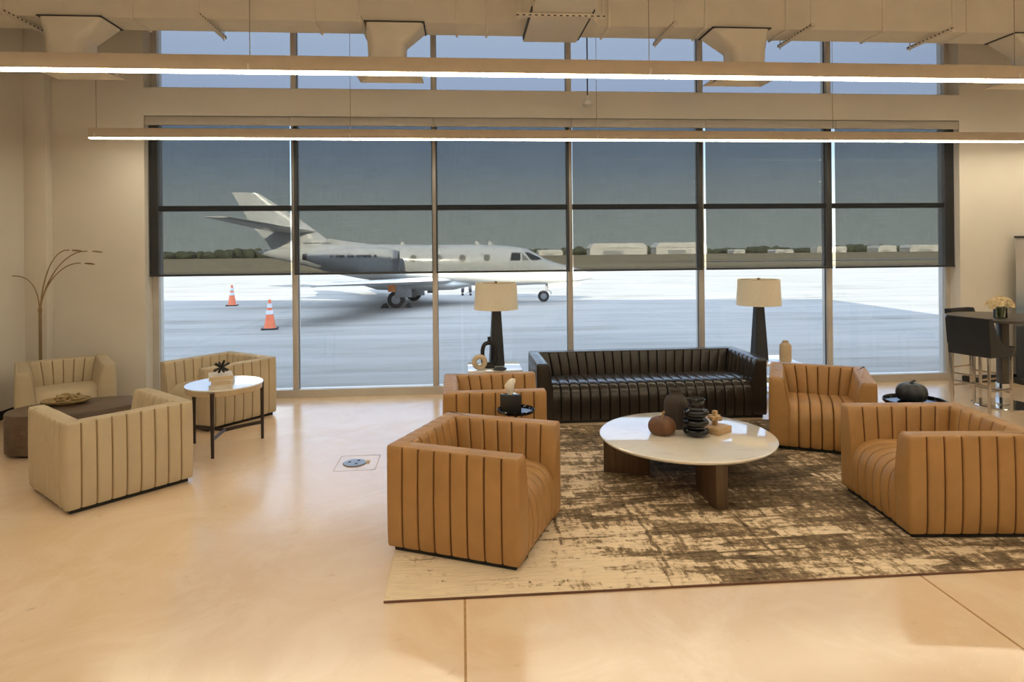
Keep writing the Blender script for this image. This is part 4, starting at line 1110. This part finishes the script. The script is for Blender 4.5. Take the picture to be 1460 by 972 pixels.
# landing gear
def wheel(x, y, r, w, par):
    R_ = Matrix.Translation((x, y, r)) @ Matrix.Rotation(PI / 2, 4, 'X')
    bm = bmesh.new(); lathe(bm, [(r * .55, -w / 2), (r * .88, -w / 2), (r, -w * .3), (r, w * .3), (r * .88, w / 2), (r * .55, w / 2)], 32, closed=True, mtx=R_); o = finish('tyre', bm, M['rubber'], par)
    bm = bmesh.new(); lathe(bm, [(0, -w * .42), (r * .3, -w * .46), (r * .56, -w * .38), (r * .56, w * .38), (r * .3, w * .46), (0, w * .42)], 28, mtx=R_); finish('wheel_hub', bm, M['plane_grey'], o)
for s in (-1, 1):
    y = s * 1.35; x = -2.12 if s < 0 else -1.75
    bm = bmesh.new(); tube(bm, [(x + .18, y * .92, .85), (x + .12, y, .45), (x, y, .27)], [.07, .055, .045], 12); g = finish('main_gear_leg', bm, M['plane_grey'], jet)
    for dy in (-.14, .14): wheel(x, y + dy, .27, .16, g)
    bm = bmesh.new(); box(bm, x - .02, x + .50, y * 1.16 - .015, y * 1.16 + .015, .34, .80, .01); finish('gear_door', bm, M['plane_grey'], g)
    bm = bmesh.new(); box(bm, x + .52, x + .86, y * .4, y * .4 + .03, .32, .66, .01); finish('gear_door', bm, M['plane_grey'], g)
bm = bmesh.new(); tube(bm, [(2.98, 0, .66), (2.96, 0, .42), (2.86, 0, .20)], [.05, .04, .035], 12); g = finish('nose_gear_leg', bm, M['plane_grey'], jet)
wheel(2.85, 0, .195, .12, g)
bm = bmesh.new(); tube(bm, [(2.96, 0, .42), (3.12, 0, .34), (3.12, 0, .26)], .02, 8); finish('tow_lug', bm, M['plane_grey'], g)
for sy_ in (-.17, .17):
    bm = bmesh.new(); prism(bm, [(3.02, .47), (4.15, .55), (4.15, .70), (2.98, .64)], sy_ - .01, sy_ + .01, 'y'); finish('nose_gear_door', bm, M['plane'], jet)
bm = bmesh.new(); box(bm, -2.36, -2.12, -1.62, -1.60, .52, .80); finish('warning_flag', bm, simple('orange_flag', (.85, .30, .10, 1), .7), jet)
# chocks
def chock(loc, label):
    t = thing('wheel_chock', label, 'wheel chock', loc, 0, 'wheel chocks under the jet')
    bm = bmesh.new(); prism(bm, [(-.12, 0), (.12, 0), (.03, .13), (-.03, .13)], -.22, .22, 'y'); finish('chock', bm, M['rubber'], t)
chock((-2.50, JY - 1.35, -.02), 'black rubber chock behind the near main wheels of the jet')
chock((-1.74, JY - 1.35, -.02), 'black rubber chock ahead of the near main wheels of the jet')

# ground crew member behind the jet
per = thing('person', 'person standing behind the jet, only the dark trouser legs visible below the belly', 'person', (.17, 26.05, -.02))
def skin_fig(name, verts, edges, radii, mat, par, root=0):
    me = bpy.data.meshes.new(name); me.from_pydata(verts, edges, []); o = bpy.data.objects.new(name, me); C.objects.link(o); o.parent = par
    o.modifiers.new('skin', 'SKIN'); sv = me.skin_vertices[0].data
    for i, r in enumerate(radii): sv[i].radius = (r, r)
    for i in range(len(verts)): sv[i].use_root = (i == root)
    s = o.modifiers.new('sub', 'SUBSURF'); s.levels = 2; s.render_levels = 2
    me.materials.append(mat); return o
V = [(0, 0, .95), (0, 0, 1.15), (0, 0, 1.38), (0, 0, 1.48), (0, -.01, 1.56), (0, -.01, 1.68),
     (-.10, 0, .88), (-.13, 0, .50), (-.15, .02, .09), (-.15, -.12, .04), (.10, 0, .88), (.14, 0, .50), (.17, .02, .09), (.17, -.12, .04),
     (-.19, 0, 1.40), (-.24, 0, 1.12), (-.24, -.06, .88), (-.235, -.08, .79), (.19, 0, 1.40), (.24, 0, 1.12), (.24, -.06, .88), (.235, -.08, .79)]
E_ = [(0, 1), (1, 2), (2, 3), (3, 4), (4, 5), (0, 6), (6, 7), (7, 8), (8, 9), (0, 10), (10, 11), (11, 12), (12, 13), (2, 14), (14, 15), (15, 16), (16, 17), (2, 18), (18, 19), (19, 20), (20, 21)]
Rr = [.13, .12, .13, .055, .075, .085, .085, .055, .04, .035, .085, .055, .04, .035, .05, .04, .03, .025, .05, .04, .03, .025]
skin_fig('body', V, E_, Rr, M['skin'], per)
skin_fig('trousers', [(0, 0, .98), (-.10, 0, .86), (-.13, 0, .50), (-.15, .02, .08), (.10, 0, .86), (.14, 0, .50), (.17, .02, .08)], [(0, 1), (1, 2), (2, 3), (0, 4), (4, 5), (5, 6)], [.15, .10, .075, .062, .10, .075, .062], M['cloth_d'], per)
skin_fig('shirt', [(0, 0, 1.0), (0, 0, 1.15), (0, 0, 1.39), (-.19, 0, 1.41), (-.24, 0, 1.14), (.19, 0, 1.41), (.24, 0, 1.14)], [(0, 1), (1, 2), (2, 3), (3, 4), (2, 5), (5, 6)], [.145, .14, .15, .065, .055, .065, .055], M['cloth_b'], per)
bm = bmesh.new(); lathe(bm, [(0, 1.78), (.05, 1.77), (.088, 1.72), (.092, 1.67), (.085, 1.65), (0, 1.66)], 20, (0, .012, 0)); finish('hair', bm, M['hair'], per)
for s in (-.15, .17):
    bm = bmesh.new(); box(bm, s - .045, s + .045, -.19, .07, 0, .085, .02); finish('shoe', bm, M['rubber'], per)
